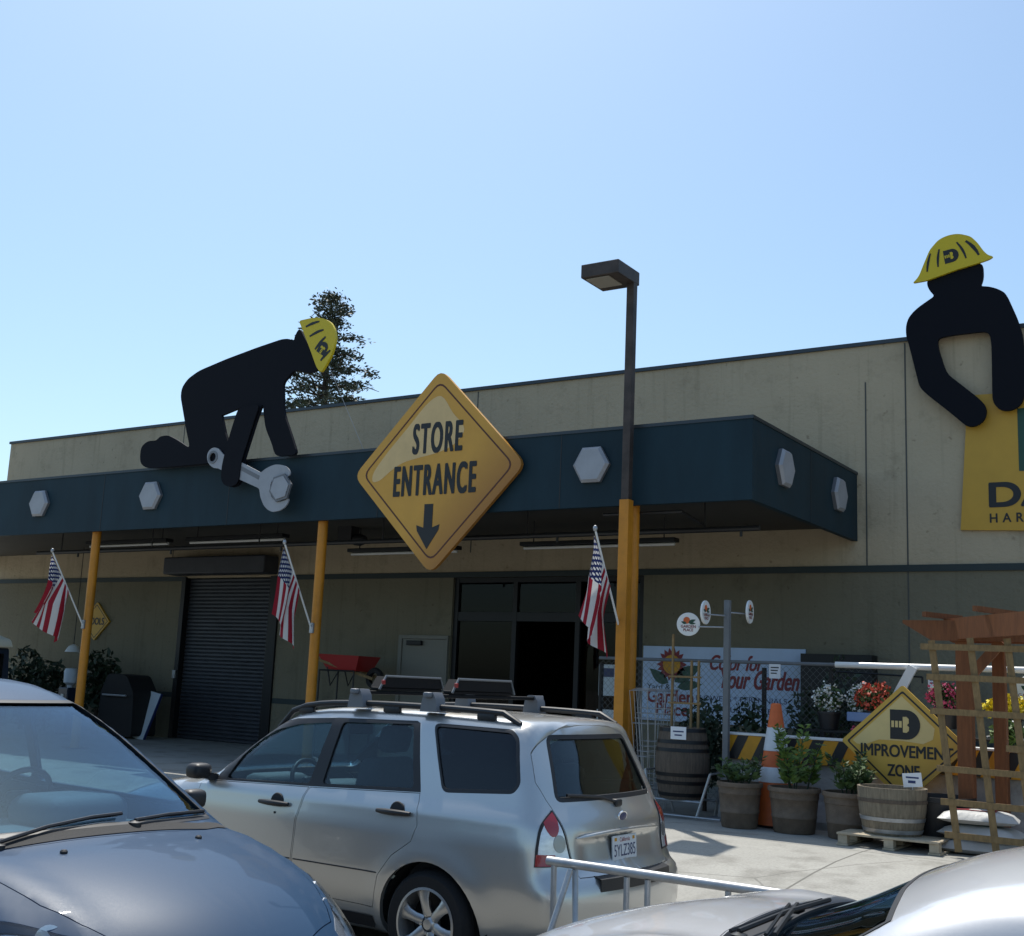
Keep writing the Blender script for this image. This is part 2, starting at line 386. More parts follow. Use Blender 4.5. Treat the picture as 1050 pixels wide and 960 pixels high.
# ------------------------------------------------------------------ the store
store = thing('store_building', 'long beige concrete store with dark green band and flat roof behind the car park', 'store', (-12, YW, FLOOR))
XL, XR, ZR = -26.03, 9.0, 6.96
RX0, RX1 = -19.41, -16.86          # roller door
EX0, EX1 = -12.54, -8.76           # entrance
ZB0, ZB1 = 3.56, 3.655             # green band
def wall():
    m = MB(); y0, y1 = YW, YW+.3
    m.box(XL, RX0, y0, y1, FLOOR-.3, ZR); m.box(RX0, RX1, y0, y1, 3.62, ZR); m.box(RX1, EX0, y0, y1, FLOOR-.3, ZR)
    m.box(EX0, EX1, y0, y1, ZB0, ZR); m.box(EX1, XR, y0, y1, FLOOR-.3, ZR)
    m.box(XL, XL+.3, y1, 40, FLOOR-.3, ZR); m.box(XR-.3, XR, y1, 40, FLOOR-.3, ZR); m.box(XL+.3, XR-.3, 39.7, 40, FLOOR-.3, ZR)
    return m
M['wall'] = None
def wallmat():
    m = mat('painted_concrete', (.47, .40, .30), .9)
    nt = m.node_tree; b = nt.nodes['Principled BSDF']; N = nt.nodes.new; L = nt.links.new
    tc = N('ShaderNodeTexCoord')
    def noise(sc, stretch, det=6, rough=.6):
        mp = N('ShaderNodeMapping'); mp.inputs['Scale'].default_value = stretch; L(tc.outputs['Object'], mp.inputs[0])
        n = N('ShaderNodeTexNoise'); n.inputs['Scale'].default_value = sc; n.inputs['Detail'].default_value = det; n.inputs['Roughness'].default_value = rough
        L(mp.outputs[0], n.inputs['Vector']); return n.outputs['Fac']
    def ramp(f, p0, c0, p1, c1):
        r = N('ShaderNodeValToRGB'); r.color_ramp.elements[0].position = p0; r.color_ramp.elements[0].color = (*c0, 1)
        r.color_ramp.elements[1].position = p1; r.color_ramp.elements[1].color = (*c1, 1); L(f, r.inputs[0]); return r.outputs[0]
    def mul(a, c):
        x = N('ShaderNodeMix'); x.data_type = 'RGBA'; x.blend_type = 'MULTIPLY'; x.inputs['Factor'].default_value = 1
        L(a, x.inputs['A']); L(c, x.inputs['B']); return x.outputs['Result']
    base = ramp(noise(.45, (1, 1, 1)), .3, (.445, .365, .25), .7, (.53, .44, .305))
    base = mul(base, ramp(noise(1.7, (1, 1, 1), 8, .7), .54, (1, 1, 1), .78, (.66, .65, .64)))       # damp blotches
    base = mul(base, ramp(noise(3.0, (2.2, 1, .12), 5), .54, (1, 1, 1), .80, (.74, .73, .71)))      # rain streaks
    base = mul(base, ramp(noise(7.5, (1, 1, 1), 2), .66, (1, 1, 1), .76, (.66, .64, .62)))          # small patch marks
    # shade on the lower wall put into the colour: olive-grey below the green band
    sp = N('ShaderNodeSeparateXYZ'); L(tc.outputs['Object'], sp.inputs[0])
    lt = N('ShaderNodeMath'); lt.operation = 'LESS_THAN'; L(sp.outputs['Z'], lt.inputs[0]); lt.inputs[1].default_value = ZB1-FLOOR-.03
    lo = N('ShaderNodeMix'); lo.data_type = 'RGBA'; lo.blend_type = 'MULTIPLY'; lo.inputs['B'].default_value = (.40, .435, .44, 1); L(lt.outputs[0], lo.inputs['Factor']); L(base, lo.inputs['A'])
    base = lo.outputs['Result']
    L(base, b.inputs['Base Color'])
    bp = N('ShaderNodeBump'); bp.inputs['Strength'].default_value = .55; bp.inputs['Distance'].default_value = .03
    L(noise(16, (1, 1, 1), 4), bp.inputs['Height']); L(bp.outputs[0], b.inputs['Normal'])
    return m
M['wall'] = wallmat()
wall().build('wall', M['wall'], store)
m = MB(); m.box(XL+.3, XR-.3, YW+.3, 39.7, ZR-.55, ZR-.4); m.build('roof', M['soffit'], store)
m = MB(); m.box(XL-.03, XR+.03, YW-.035, YW+.33, ZR, ZR+.06); m.box(XL-.03, XL+.33, YW+.33, 40.03, ZR, ZR+.06); m.build('coping', M['coping'], store)
for a_, b_ in ((XL-.02, RX0-.02), (RX1+.05, XR+.02)):
    m = MB(); m.box(a_, b_, YW-.03, YW, ZB0, ZB1); m.build('painted_band', M['band'], store)
for a_, b_ in ((XL-.02, RX0-.1), (RX1+.15, EX0-1.2), (-5.0, XR)):
    m = MB(); m.box(a_, b_, YW-.012, YW, 1.17, 1.27); m.build('lower_band', M['band'], store)
for x, z0, z1 in ((-4.575, FLOOR, ZR-.02), (-5.16, ZB1, 6.4), (-12.2, 4, ZR-.02), (-19.9, 4, ZR-.02), (2.9, FLOOR, ZR-.02)):
    m = MB(); m.box(x-.011, x+.011, YW-.004, YW+.01, z0, z1); m.build('wall_joint', M['joint'], store)
# roller door
rd = MB()
zz = FLOOR
prof = []
while zz < 3.6:
    prof += [(0., zz), (.028, zz+.018), (.028, zz+.055), (0., zz+.074)]; zz += .076
bm = rd.bm; pv = None
for d, z in prof:
    a = bm.verts.new((RX0+.02, YW+.12-d, z)); b_ = bm.verts.new((RX1-.02, YW+.12-d, z))
    if pv: bm.faces.new([pv[0], pv[1], b_, a])
    pv = (a, b_)
door = rd.build('roll_up_door', M['shutter'], store)
for x0, x1 in ((RX0-.09, RX0+.03), (RX1-.10, RX1+.14)):
    m = MB(); m.box(x0, x1, YW-.05, YW+.09, FLOOR, 3.64, .008); m.build('door_guide', M['frame'], door)
m = MB(); m.box(RX0-.28, RX1+.05, YW-.42, YW-.002, 3.665, 4.02, .03); m.build('shutter_hood', M['shutter'], door)
m = MB(); m.box(RX0-.08, RX0+.0, YW-.10, YW-.052, 1.55, 1.72, .01); m.build('door_latch', M['galv'], door)
# staff door
sd = MB(); sd.box(-13.58, -12.60, YW-.03, YW-.002, FLOOR, 2.46, .004); sdo = sd.build('staff_door', M['doorpaint'], store)
m = MB(); m.box(-13.66, -13.585, YW-.055, YW-.002, FLOOR, 2.53, .004); m.box(-12.595, -12.56, YW-.055, YW-.002, FLOOR, 2.53, .004); m.box(-13.584, -12.596, YW-.055, YW-.002, 2.465, 2.53, .004); m.build('door_frame', M['doorpaint'], sdo)
m = MB(); m.box(-13.45, -13.12, YW-.10, YW-.031, 2.35, 2.43, .008); m.build('door_closer', M['frame'], sdo)
m = MB(); m.tube([(-12.72, YW-.05, 1.35), (-12.72, YW-.10, 1.35), (-12.84, YW-.10, 1.35)], .014, 8); m.build('door_handle', M['galv'], sdo)
# entrance: glazed screen with transom, dark shop behind
sf = MB()
yF = YW+.10
for x in (EX0+.05, -11.25, -10.0, EX1-.05): sf.box(x-.045, x+.045, yF-.05, yF+.05, FLOOR, ZB0, .004)
for z in (2.86, ): sf.box(EX0+.1, EX1-.1, yF-.045, yF+.045, z-.06, z+.10, .004)
sf.box(EX0+.1, EX1-.1, yF-.048, yF+.048, ZB0-.09, ZB0-.002, .004)
front = sf.build('entrance_front', M['frame'], store)
for x0, x1 in ((EX0+.095, -11.295), (-11.205, -10.045), (-9.955, EX1-.095)):
    m = MB(); m.box(x0, x1, yF-.005, yF+.005, 2.96, ZB0-.092); m.build('transom_pane', M['shopglass'], front)
for x0, x1 in ((EX0+.095, -11.295), (-9.955, EX1-.095)):
    m = MB(); m.box(x0, x1, yF-.005, yF+.005, FLOOR+.02, 2.80); m.build('door_pane', M['shopglass'], front)
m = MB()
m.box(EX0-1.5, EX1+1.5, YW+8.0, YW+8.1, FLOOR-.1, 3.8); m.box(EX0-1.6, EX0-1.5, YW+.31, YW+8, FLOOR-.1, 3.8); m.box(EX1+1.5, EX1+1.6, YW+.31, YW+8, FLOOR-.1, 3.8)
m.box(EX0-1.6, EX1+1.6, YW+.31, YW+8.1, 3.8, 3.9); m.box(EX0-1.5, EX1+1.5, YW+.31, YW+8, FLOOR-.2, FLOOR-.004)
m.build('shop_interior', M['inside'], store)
# goods standing in the dark doorway
def shelf_unit(x, y, lab):
    t = thing('display_shelf', lab, 'shelf', (x, y, FLOOR))
    m = MB()
    for z in (.1, .55, 1.0, 1.45): m.box(x-.45, x+.45, y-.2, y+.2, FLOOR+z, FLOOR+z+.03)
    m.build('shelf_board', M['greypost'], t)
    for a_ in (x-.48, x+.452):
        m = MB(); m.box(a_, a_+.028, y-.22, y+.22, FLOOR, FLOOR+1.7); m.build('upright', M['frame'], t)
    for z in (.13, .58, 1.03):
        for k in range(5):
            m = MB(); m.box(x-.40+k*.165, x-.40+k*.165+.13, y-.15, y+.12, FLOOR+z+.001, FLOOR+z+.2+.12*rng.random(), .01); m.build('stock_box', M['seat'], t)
shelf_unit(-10.6, YW+3.2, 'dim grey display shelf just inside the dark store entrance')
t = tag(None or thing('notice', 'small pale blue notice fixed on the entrance glass beside the orange posts', 'notice', (-9.42, YW+.08, 1.75)))
m = MB(); m.box(-9.58, -9.26, YW+.078, YW+.092, 1.62, 2.12); m.build('sheet', M['white'], t)
m = MB(); m.box(-9.54, -9.30, YW+.072, YW+.0775, 1.92, 2.06); m.build('printed_panel', M['plateblue'], t)
m = MB(); m.box(-9.6, -9.25, YW+.078, YW+.092, .95, 1.4); m.build('poster', M['paper'], t)

# ------------------------------------------------------------------ canopy
can = thing('entrance_canopy', 'deep dark blue-green canopy fascia running along the store front over the yellow posts', 'canopy', (-14, YC, 4.0))
CX0, CX1, CZ0, CZ1 = -26.2, -5.296, 4.016, 5.03
m = MB(); m.box(CX0, CX1, YC, YC+.08, CZ0, CZ1)
m.build('front_fascia', M['fascia'], can)
m = MB(); m.box(CX1-.08, CX1, YC+.08, YW-.002, CZ0, CZ1); m.build('side_fascia', M['fascia'], can)
m = MB(); m.box(CX0, CX0+.08, YC+.08, YW-.002, CZ0, CZ1); m.build('side_fascia', M['fascia'], can)
m = MB(); m.box(CX0+.08, CX1-.08, YC+.08, YW-.002, CZ0+.20, CZ0+.30); m.build('soffit', M['soffit'], can)
m = MB(); m.box(CX0+.08, CX1-.08, YC+.08, YW-.002, CZ1-.14, CZ1-.04); m.build('canopy_roof', M['soffit'], can)
for x_ in (-23.2, -20.15, -17.1, -14.05, -11.0, -7.95):
    m = MB(); m.box(x_-.006, x_+.006, YC-.003, YC+.01, CZ0+.002, CZ1-.032); m.build('panel_seam', M['steel_dark'], can)
m = MB(); m.box(CX1-.01, CX1+.003, 15.35, 15.362, CZ0+.002, CZ1-.032); m.build('panel_seam', M['steel_dark'], can)
m = MB(); m.box(CX0-.01, CX1+.012, YC-.014, YC-.001, CZ1-.03, CZ1+.012); m.box(CX1+.001, CX1+.013, YC, YW-.002, CZ1-.03, CZ1+.012); m.build('edge_trim', M['coping'], can)
# sprinkler pipe, hangers, strip lights
m = MB(); m.tube([(-20.0, YC+.9, 3.80), (-5.55, YC+.9, 3.80)], .035, 8)
for x in (-19.3, -16.8, -14.2, -11.6, -9.0, -6.3):
    m.tube([(x, YC+.9, 3.80), (x, YC+.9, CZ0+.2)], .012, 6); m.tube([(x+.5, YC+.9, 3.80), (x+.5, YC+.9, 3.70)], .02, 6)
m.tube([(-6.3, YC+.9, 3.86), (-6.3, YC+.2, 3.94), (-7.4, YC+.2, 3.94)], .02, 6)
m.build('sprinkler_pipe', M['steel_dark'], can)
def strip_light(x0, x1, y, z):
    f = MB(); f.box(x0, x1, y-.09, y+.09, z+.03, z+.09, .008); fo = f.build('strip_light', M['frame'], can)
    f = MB(); f.tube([(x0+.03, y, z), (x1-.03, y, z)], .022, 8); f.build('light_tube', M['tube'], fo)
    for x in (x0+.2, x1-.2):
        f = MB(); f.tube([(x, y, z+.08), (x, y, CZ0+.2)], .01, 6); f.build('hanger', M['steel_dark'], fo)
strip_light(-18.9, -16.7, YC+1.2, 3.93); strip_light(-16.2, -13.9, YC+1.2, 3.93)
strip_light(-13.35, -11.1, YC+2.2, 3.78); strip_light(-9.9, -7.3, YC+2.2, 3.80)
m = MB(); m.box(-13.4, -13.1, YC+1.9, YC+2.1, 3.95, CZ0+.2); sc_ = m.build('security_camera', M['plastic'], can); m = MB(); m.lathe([(0, 0), (.09, .01), (.10, .12), (.07, .22), (0, .24)], (-13.1, YC+2.0, 3.99), 'x', 14); m.build('camera_lens', M['plastic'], sc_, smooth=True)

# posts
def canopy_post(x, y, label):
    t = thing('canopy_post', label, 'post', (x, y, FLOOR), group='orange canopy posts')
    m = MB(); m.tube([(x, y, FLOOR), (x, y, CZ0+.2)], .075, 20); m.build('shaft', M['yellow'], t, smooth=True)
    m = MB(); m.box(x-.15, x+.15, y-.15, y+.15, FLOOR+.001, FLOOR+.02); m.build('base_plate', M['brownsteel'], t)
PY = YC+.17
canopy_post(-17.38, PY, 'orange canopy post nearest the small diamond sign on the left wall')
canopy_post(-12.17, PY, 'orange canopy post between the roller door and the red wheelbarrow')
canopy_post(-6.945, PY, 'round orange canopy post standing right behind the tall lamp post')
# car park lamp
lx, ly = -6.895, YC-.14
t = thing('lamp_post', 'tall square brown lamp post painted orange below, with boxy head above the canopy', 'lamp post', (lx, ly, FLOOR))
m = MB(); m.box(lx-.052, lx+.052, ly-.052, ly+.052, 4.06, 6.93, .006); m.build('upper_shaft', M['brownsteel'], t)
m = MB(); m.box(lx-.066, lx+.066, ly-.066, ly+.066, FLOOR, 4.06, .006); m.build('painted_shaft', M['yellow'], t)
m = MB(); m.box(lx-.17, lx+.17, ly-.17, ly+.17, FLOOR+.001, FLOOR+.025); m.build('base_plate', M['brownsteel'], t)
m = MB(); m.box(-7.38, -6.84, 12.66, 13.25, 6.87, 7.05, .012); head = m.build('lamp_head', M['brownsteel'], t)
m = MB(); m.box(-7.33, -7.0, 12.71, 13.08, 6.855, 6.869, .003); m.build('lens', M['lens'], head)

# ------------------------------------------------------------------ hexagonal bolt heads on the fascia
def bolt_mesh():
    """axis along -y, back at y=0"""
    def hexa(r, rot=0): return [(r*math.cos(R(60*k+rot)), r*math.sin(R(60*k+rot))) for k in range(6)]
    m = MB(); bm = m.bm
    rings = []
    for r, y in ((.265, -.001), (.265, -.05), (.225, -.085)):
        rings.append([bm.verts.new((x, y, z)) for x, z in hexa(r)])
    for i in range(2):
        for k in range(6):
            f = bm.faces.new([rings[i][k], rings[i][(k+1) % 6], rings[i+1][(k+1) % 6], rings[i+1][k]]); f.material_index = 1 if i == 0 else 0
    bm.faces.new(rings[2]); bm.faces.new(list(reversed(rings[0])))
    bmesh.ops.recalc_face_normals(bm, faces=list(bm.faces))
    return m
b0 = None
for (x, y, rz, lab) in ((-18.80, YC, 0, 'grey hexagonal bolt head at the far left end of the canopy fascia'),
                        (-15.85, YC, 0, 'grey hexagonal bolt head on the fascia below the kneeling worker\'s feet'),
                        (-7.47, YC, 0, 'grey hexagonal bolt head between the store entrance sign and the lamp post'),
                        (CX1, 14.29, R(90), 'grey hexagonal bolt head near the front corner on the canopy\'s short side'),
                        (CX1, 16.45, R(90), 'grey hexagonal bolt head next to the wall on the canopy\'s short side')):
    if b0 is None:
        b0 = bolt_mesh().build('bolt_emblem', [M['bolt'], M['boltdark']]); o = b0
    else:
        o = b0.copy(); COL.objects.link(o)
    o.location = (x, y, 4.56); o.rotation_euler = (0, 0, rz); tag(o, lab, 'bolt emblem', 'bolt heads on the canopy fascia')

# ------------------------------------------------------------------ D emblem (letter with a small hand-and-bulb shape), drawn in a plane
def emblem(parent, c, s, y, dark, pale, ang=0., name='emblem'):
    def T(pts): 
        ca, sa = math.cos(ang), math.sin(ang)
        return [(c[0]+(u*ca-v*sa)*s, c[1]+(u*sa+v*ca)*s) for u, v in pts]
    D = [(-.5, -.5), (.0, -.5)]+[(.05+.47*math.cos(R(a)), .5*math.sin(R(a))) for a in range(-90, 91, 12)]+[(-.5, .5)]
    m = MB(); m.prism(T(D), y, y-.004); o = m.build(name, dark, parent)
    m = MB()
    for k in range(3): m.prism(T([(-.45+k*.13, -.1), (-.36+k*.13, -.1), (-.36+k*.13, .12), (-.45+k*.13, .12)]), y-.0045, y-.008)
    m.prism(T([(-.06, -.26), (.06, -.27), (.14, -.2), (.15, -.08), (.08, -.01), (.14, .06), (.14, .2), (.06, .27), (-.06, .26)]), y-.0045, y-.008)
    m.build('hand_mark', pale, o)
    return o
# ------------------------------------------------------------------ worker cut-outs
MAN = [(-16.031,5.225),(-16.022,5.374),(-15.879,5.463),(-15.663,5.455),(-15.58,5.517),(-15.4,5.529),(-15.178,5.44),(-14.83,5.261),(-14.958,5.57),(-15.069,5.873),(-15.172,6.157),(-15.162,6.305),(-15.043,6.442),(-14.792,6.556),(-14.173,6.685),(-13.517,6.796),(-12.986,6.871),(-12.84,6.862),(-12.72,6.815),(-12.713,6.882),(-12.632,7.013),(-12.129,6.318),(-12.276,6.263),(-12.432,6.272),(-12.565,6.325),(-12.69,6.33),(-12.764,6.259),(-12.885,6.16),(-12.819,5.678),(-12.645,5.349),(-12.472,5.003),(-12.921,5.002),(-13.023,5.221),(-13.182,5.47),(-13.246,5.715),(-13.281,5.886),(-13.387,5.627),(-13.507,5.256),(-13.607,4.944),(-13.616,4.687),(-13.66,4.61),(-13.755,4.575),(-13.85,4.578),(-13.95,4.62),(-14.017,4.72),(-14.018,4.93),(-14.115,5.037),(-14.334,4.992),(-14.823,4.988),(-15.537,4.99),(-15.844,5.001),(-15.997,5.09)]
HOLE = [(-14.17,5.755),(-13.74,5.85),(-13.85,5.53),(-13.93,5.22),(-14.06,5.47)]
HAT = [(-12.597,7.103),(-12.365,7.113),(-12.2,7.105),(-12.057,7.06),(-11.93,6.985),(-11.85,6.87),(-11.815,6.75),(-11.83,6.63),(-11.877,6.48),(-11.986,6.317),(-12.067,6.217),(-12.162,6.317),(-12.317,6.61),(-12.472,6.887)]
WRENCH = [(-14.393,5.088),(-14.385,5.16),(-14.32,5.22),(-14.24,5.235),(-14.15,5.21),(-14.08,5.15),(-14.028,5.105),(-13.653,4.968),(-13.173,4.764),(-13.10,4.81),(-12.997,4.85),(-12.89,4.872),(-12.791,4.866),(-12.68,4.84),(-12.59,4.78),(-12.555,4.70),(-12.62,4.665),(-12.80,4.675),(-12.922,4.632),(-12.955,4.56),(-12.949,4.486),(-12.92,4.38),(-12.83,4.31),(-12.72,4.29),(-12.62,4.31),(-12.548,4.34),(-12.56,4.27),(-12.62,4.20),(-12.72,4.155),(-12.87,4.142),(-12.97,4.18),(-13.06,4.25),(-13.142,4.379),(-13.183,4.518),(-13.735,4.725),(-14.114,4.887),(-14.22,4.90),(-14.31,4.95),(-14.37,5.02)]
WRING = [(-14.255+.085*math.cos(R(a)), 5.075+.085*math.sin(R(a))) for a in range(0, 360, 30)]
kn = thing('worker_cutout_sign', 'black kneeling worker cut-out in yellow hard hat turning a wrench on the canopy', 'cut-out sign', (-14.0, 13.12, 4.99))
m = MB(); m.prism(round_poly(MAN, .10, 3), 13.105, 13.155, holes=[HOLE]); m.build('figure', M['black'], kn)
m = MB(); m.prism(round_poly(HAT, .05, 3), 13.05, 13.095); hat = m.build('hard_hat', M['hat'], kn)
def stroke(m, a, b, w, y, c=None):
    a = Vector(a); b = Vector(b); mid = (a+b)/2
    if c is not None: mid = mid+Vector(c)
    pts = [a*(1-t)**2+mid*2*t*(1-t)+b*t*t for t in (0, .25, .5, .75, 1)]
    L_, R_ = [], []
    for i, p in enumerate(pts):
        d = (pts[min(i+1, 4)]-pts[max(i-1, 0)]).normalized(); n = Vector((-d.y, d.x)); ww = w*(.35+.65*math.sin(math.pi*min(.9, max(.12, i/4))))
        L_.append(tuple(p+n*ww/2)); R_.append(tuple(p-n*ww/2))
    m.prism(L_+R_[::-1], y, y-.004)
m = MB()
stroke(m, (-12.44, 6.985), (-12.17, 7.035), .045, 13.0495, (0, .02)); stroke(m, (-12.345, 6.82), (-12.07, 6.89), .045, 13.0495, (.02, .03))
stroke(m, (-12.215, 6.60), (-12.02, 6.775), .05, 13.0495, (0, .02)); stroke(m, (-12.085, 6.41), (-11.905, 6.55), .05, 13.0495, (0, .02)); m.build('hat_rib', M['ink'], hat)
emblem(kn, (-12.055, 6.60), .19, 13.0492, M['ink'], M['hat'], R(58), 'emblem')
m = MB(); m.prism(round_poly(WRENCH, .03, 2), 13.08, 13.104, holes=[WRING]); wr = m.build('wrench', M['bolt'], kn)
m = MB(); m.prism([(-13.96, 5.045), (-13.19, 4.715), (-13.21, 4.655), (-13.98, 4.985)], 13.0795, 13.077); m.build('wrench_groove', M['boltdark'], wr)
m = MB(); m.lathe([(.105, 0), (.105, .008), (.07, .008), (.07, 0)], (-14.255, 13.0712, 5.075), 'y', 20, True); m.build('ring_shade', M['boltdark'], wr)
m = MB(); hx = lambda r: [(-12.715+r*math.cos(R(60*k+12)), 4.50+r*math.sin(R(60*k+12))) for k in range(6)]
m.prism(hx(.225), 13.045, 13.0795); bo = m.build('bolt_head', M['boltdark'], kn)
m = MB(); m.prism(hx(.185), 13.03, 13.0445); m.build('bolt_face', M['bolt'], bo)
ARM = [(-13.30,5.85),(-13.387,5.627),(-13.507,5.256),(-13.607,4.944),(-13.616,4.687),(-13.66,4.61),(-13.755,4.575),(-13.85,4.578),(-13.95,4.62),(-14.017,4.72),(-14.018,4.93),(-13.939,5.288),(-13.867,5.525),(-13.764,5.829)]
m = MB(); m.prism(round_poly(ARM, .08, 3), 13.06, 13.0765); m.build('forearm', M['black'], kn)
m = MB(); m.tube([(-12.0, 13.14, 6.35), (-11.55, 13.6, CZ1)], .004, 6); m.build('guy_wire', M['galv'], kn)

MAN2 = [(-4.089,7.538),(-4.306,7.409),(-4.40,7.335),(-4.47,7.25),(-4.504,7.14),(-4.507,6.992),(-4.466,6.845),(-4.403,6.557),(-4.326,6.2),(-4.23,6.087),(-3.944,5.821),(-3.711,5.592),(-3.65,5.565),(-3.575,5.563),(-3.491,5.605),(-3.435,5.68),(-3.42,5.77),(-3.445,5.87),(-3.529,5.97),(-3.949,6.369),(-4.049,6.726),(-4.068,6.902),(-3.793,6.921),(-3.356,6.917),(-3.33,6.71),(-3.336,6.237),(-3.339,5.94),(-3.315,5.85),(-3.25,5.775),(-3.165,5.746),(-3.08,5.755),(-2.99,5.80),(-2.94,5.88),(-2.925,5.96),(-2.906,6.525),(-2.916,6.795),(-2.976,7.039),(-3.098,7.379),(-3.135,7.45),(-3.22,7.515),(-3.333,7.568),(-3.458,7.593),(-3.425,7.67),(-3.413,7.754),(-3.418,7.946),(-3.804,7.92),(-4.194,7.784),(-4.19,7.70),(-4.15,7.61)]
HAT2 = [(-4.387,7.761),(-4.34,7.80),(-4.291,7.861),(-4.222,8.029),(-4.135,8.23),(-4.017,8.354),(-3.94,8.39),(-3.852,8.41),(-3.76,8.41),(-3.689,8.394),(-3.562,8.34),(-3.468,8.225),(-3.392,8.09),(-3.331,8.017),(-3.259,7.988),(-3.317,7.955),(-3.422,7.93),(-3.765,7.869),(-4.193,7.768)]
k2 = thing('worker_cutout_sign', 'black worker cut-out leaning over the roof edge above the yellow wall banner', 'cut-out sign', (-3.7, 17.22, 6.9))
m = MB(); m.prism(round_poly(MAN2, .10, 3), 17.20, 17.255); m.build('figure', M['black'], k2)
m = MB(); m.prism(round_poly(HAT2, .05, 3), 17.15, 17.195); hat = m.build('hard_hat', M['hat'], k2)
m = MB()
stroke(m, (-4.125, 8.17), (-4.175, 7.90), .035, 17.1495, (-.02, 0)); stroke(m, (-4.0, 8.215), (-4.02, 7.95), .035, 17.1495, (-.02, 0))
stroke(m, (-3.755, 8.28), (-3.63, 8.02), .035, 17.1495, (.03, .01)); stroke(m, (-3.63, 8.28), (-3.455, 8.04), .05, 17.1495, (.03, .02)); m.build('hat_rib', M['ink'], hat)
emblem(k2, (-3.835, 8.09), .20, 17.149, M['ink'], M['hat'], R(8), 'emblem')
m = MB(); m.tube([(-3.9, 17.256, 7.3), (-3.9, 17.9, 7.0)], .02, 6); m.tube([(-3.4, 17.256, 7.3), (-3.4, 17.9, 7.0)], .02, 6); m.build('bracket', M['steel_dark'], k2)

# store banner on the wall under the worker
bn = thing('wall_banner', 'yellow store banner with dark emblem and lettering on the upper right wall', 'banner', (-2.3, 17.36, 4.1))
m = MB(); m.prism([(-3.70, 6.05), (-3.835, 4.13), (-.55, 4.0), (-.42, 5.98)], 17.345, 17.386); m.build('banner_sheet', M['signyellow'], bn)
m = MB(); m.prism([(-3.045, 4.92), (-2.2, 4.90)]+[(-2.12+.62*math.cos(R(a)), 5.36+.46*math.sin(R(a))) for a in range(-80, 81, 16)]+[(-2.2, 5.80), (-3.045, 5.80)], 17.3445, 17.341); em = m.build('emblem', M['inkgreen'], bn)
m = MB()
for k in range(3): m.box(-2.85+k*.22, -2.70+k*.22, 17.336, 17.3405, 5.22, 5.5)
m.prism([(-2.15, 5.05), (-1.95, 5.1), (-1.9, 5.3), (-2.0, 5.36), (-1.9, 5.45), (-1.95, 5.62), (-2.15, 5.66)], 17.3405, 17.336); m.build('hand_mark', M['signyellow'], em)
lettering('DALE', bn, M['ink'], (-2.73, 4.605), 1.40, .325, 17.341, 'lettering', bold=.06)
lettering('HARDWARE', bn, M['ink'], (-2.79, 4.28), 1.30, .125, 17.341, 'lettering', spacing=1.7, bold=.03)

# ------------------------------------------------------------------ the big diamond
def diamond(c, hw, hh, r): return round_poly([(c[0], c[1]+hh), (c[0]+hw, c[1]), (c[0], c[1]-hh), (c[0]-hw, c[1])][::-1], r)
def printed(name, c, hw, hh, base, warm, pale=None):
    """a printed sheet: ink colours fixed in the sheet (amber field, browner lower right)"""
    m = mat(name, base, .42, var=.05, vscale=3)
    nt = m.node_tree; b = nt.nodes['Principled BSDF']; N = nt.nodes.new; L = nt.links.new
    old = b.inputs['Base Color'].links[0].from_socket
    tc = N('ShaderNodeTexCoord'); mp = N('ShaderNodeMapping'); L(tc.outputs['Generated'], mp.inputs[0])
    d = N('ShaderNodeVectorMath'); d.operation = 'DOT_PRODUCT'; d.inputs[1].default_value = (.72, 0, -.69); L(mp.outputs[0], d.inputs[0])
    r = N('ShaderNodeMapRange'); r.inputs['From Min'].default_value = .10; r.inputs['From Max'].default_value = .50; L(d.outputs['Value'], r.inputs['Value'])
    x = N('ShaderNodeMix'); x.data_type = 'RGBA'; x.inputs['B'].default_value = (*warm, 1)
    L(r.outputs[0], x.inputs['Factor']); L(old, x.inputs['A']); L(x.outputs['Result'], b.inputs['Base Color'])
    return m
dx, dz, dy = -9.91, 4.625, 13.18
dg = thing('store_entrance_sign', 'large amber diamond STORE ENTRANCE sign with a down arrow on the canopy front', 'sign', (dx, dy, dz))
M['amber'] = printed('amber_print', None, 1, 1, (.66, .34, .045), (.26, .085, .018))
m = MB(); m.prism(diamond((dx, dz), 1.47, 1.45, .16), dy, dy+.06); m.build('sign_panel', M['amber'], dg)
yy = dy-.0005
m = MB(); m.prism(diamond((dx, dz), 1.305, 1.285, .14), yy, yy-.003, holes=[diamond((dx, dz), 1.275, 1.255, .13)]); m.build('border_line', M['signborder'], dg)
m = MB(); m.prism(spline([(-11.03, 4.62), (-10.85, 4.86), (-10.45, 5.26), (-10.06, 5.63), (-9.88, 5.68), (-9.66, 5.42), (-9.45, 5.17), (-9.6, 4.98), (-9.85, 4.88), (-10.2, 4.82), (-10.5, 4.76), (-10.7, 4.66), (-10.9, 4.53), (-11.02, 4.52)], 4), yy, yy-.0025)
M['palesheen'] = mat('pale_amber_print', (.72, .50, .225), .42, var=.1, vscale=2)
m.build('pale_swoosh', M['palesheen'], dg)
lettering('STORE', dg, M['ink'], (dx+.005, 5.09), .84, .425, yy-.004, bold=.036, spacing=1.24)
lettering('ENTRANCE', dg, M['ink'], (dx-.015, 4.495), 1.40, .425, yy-.004, bold=.036, spacing=1.24)
m = MB(); ax = -9.99
m.prism([(ax-.075, 4.15), (ax-.075, 3.82), (ax-.20, 3.86), (ax-.185, 3.78), (ax, 3.52), (ax+.185, 3.78), (ax+.20, 3.86), (ax+.075, 3.82), (ax+.075, 4.15)], yy-.0005, yy-.004); m.build('arrow', M['ink'], dg)
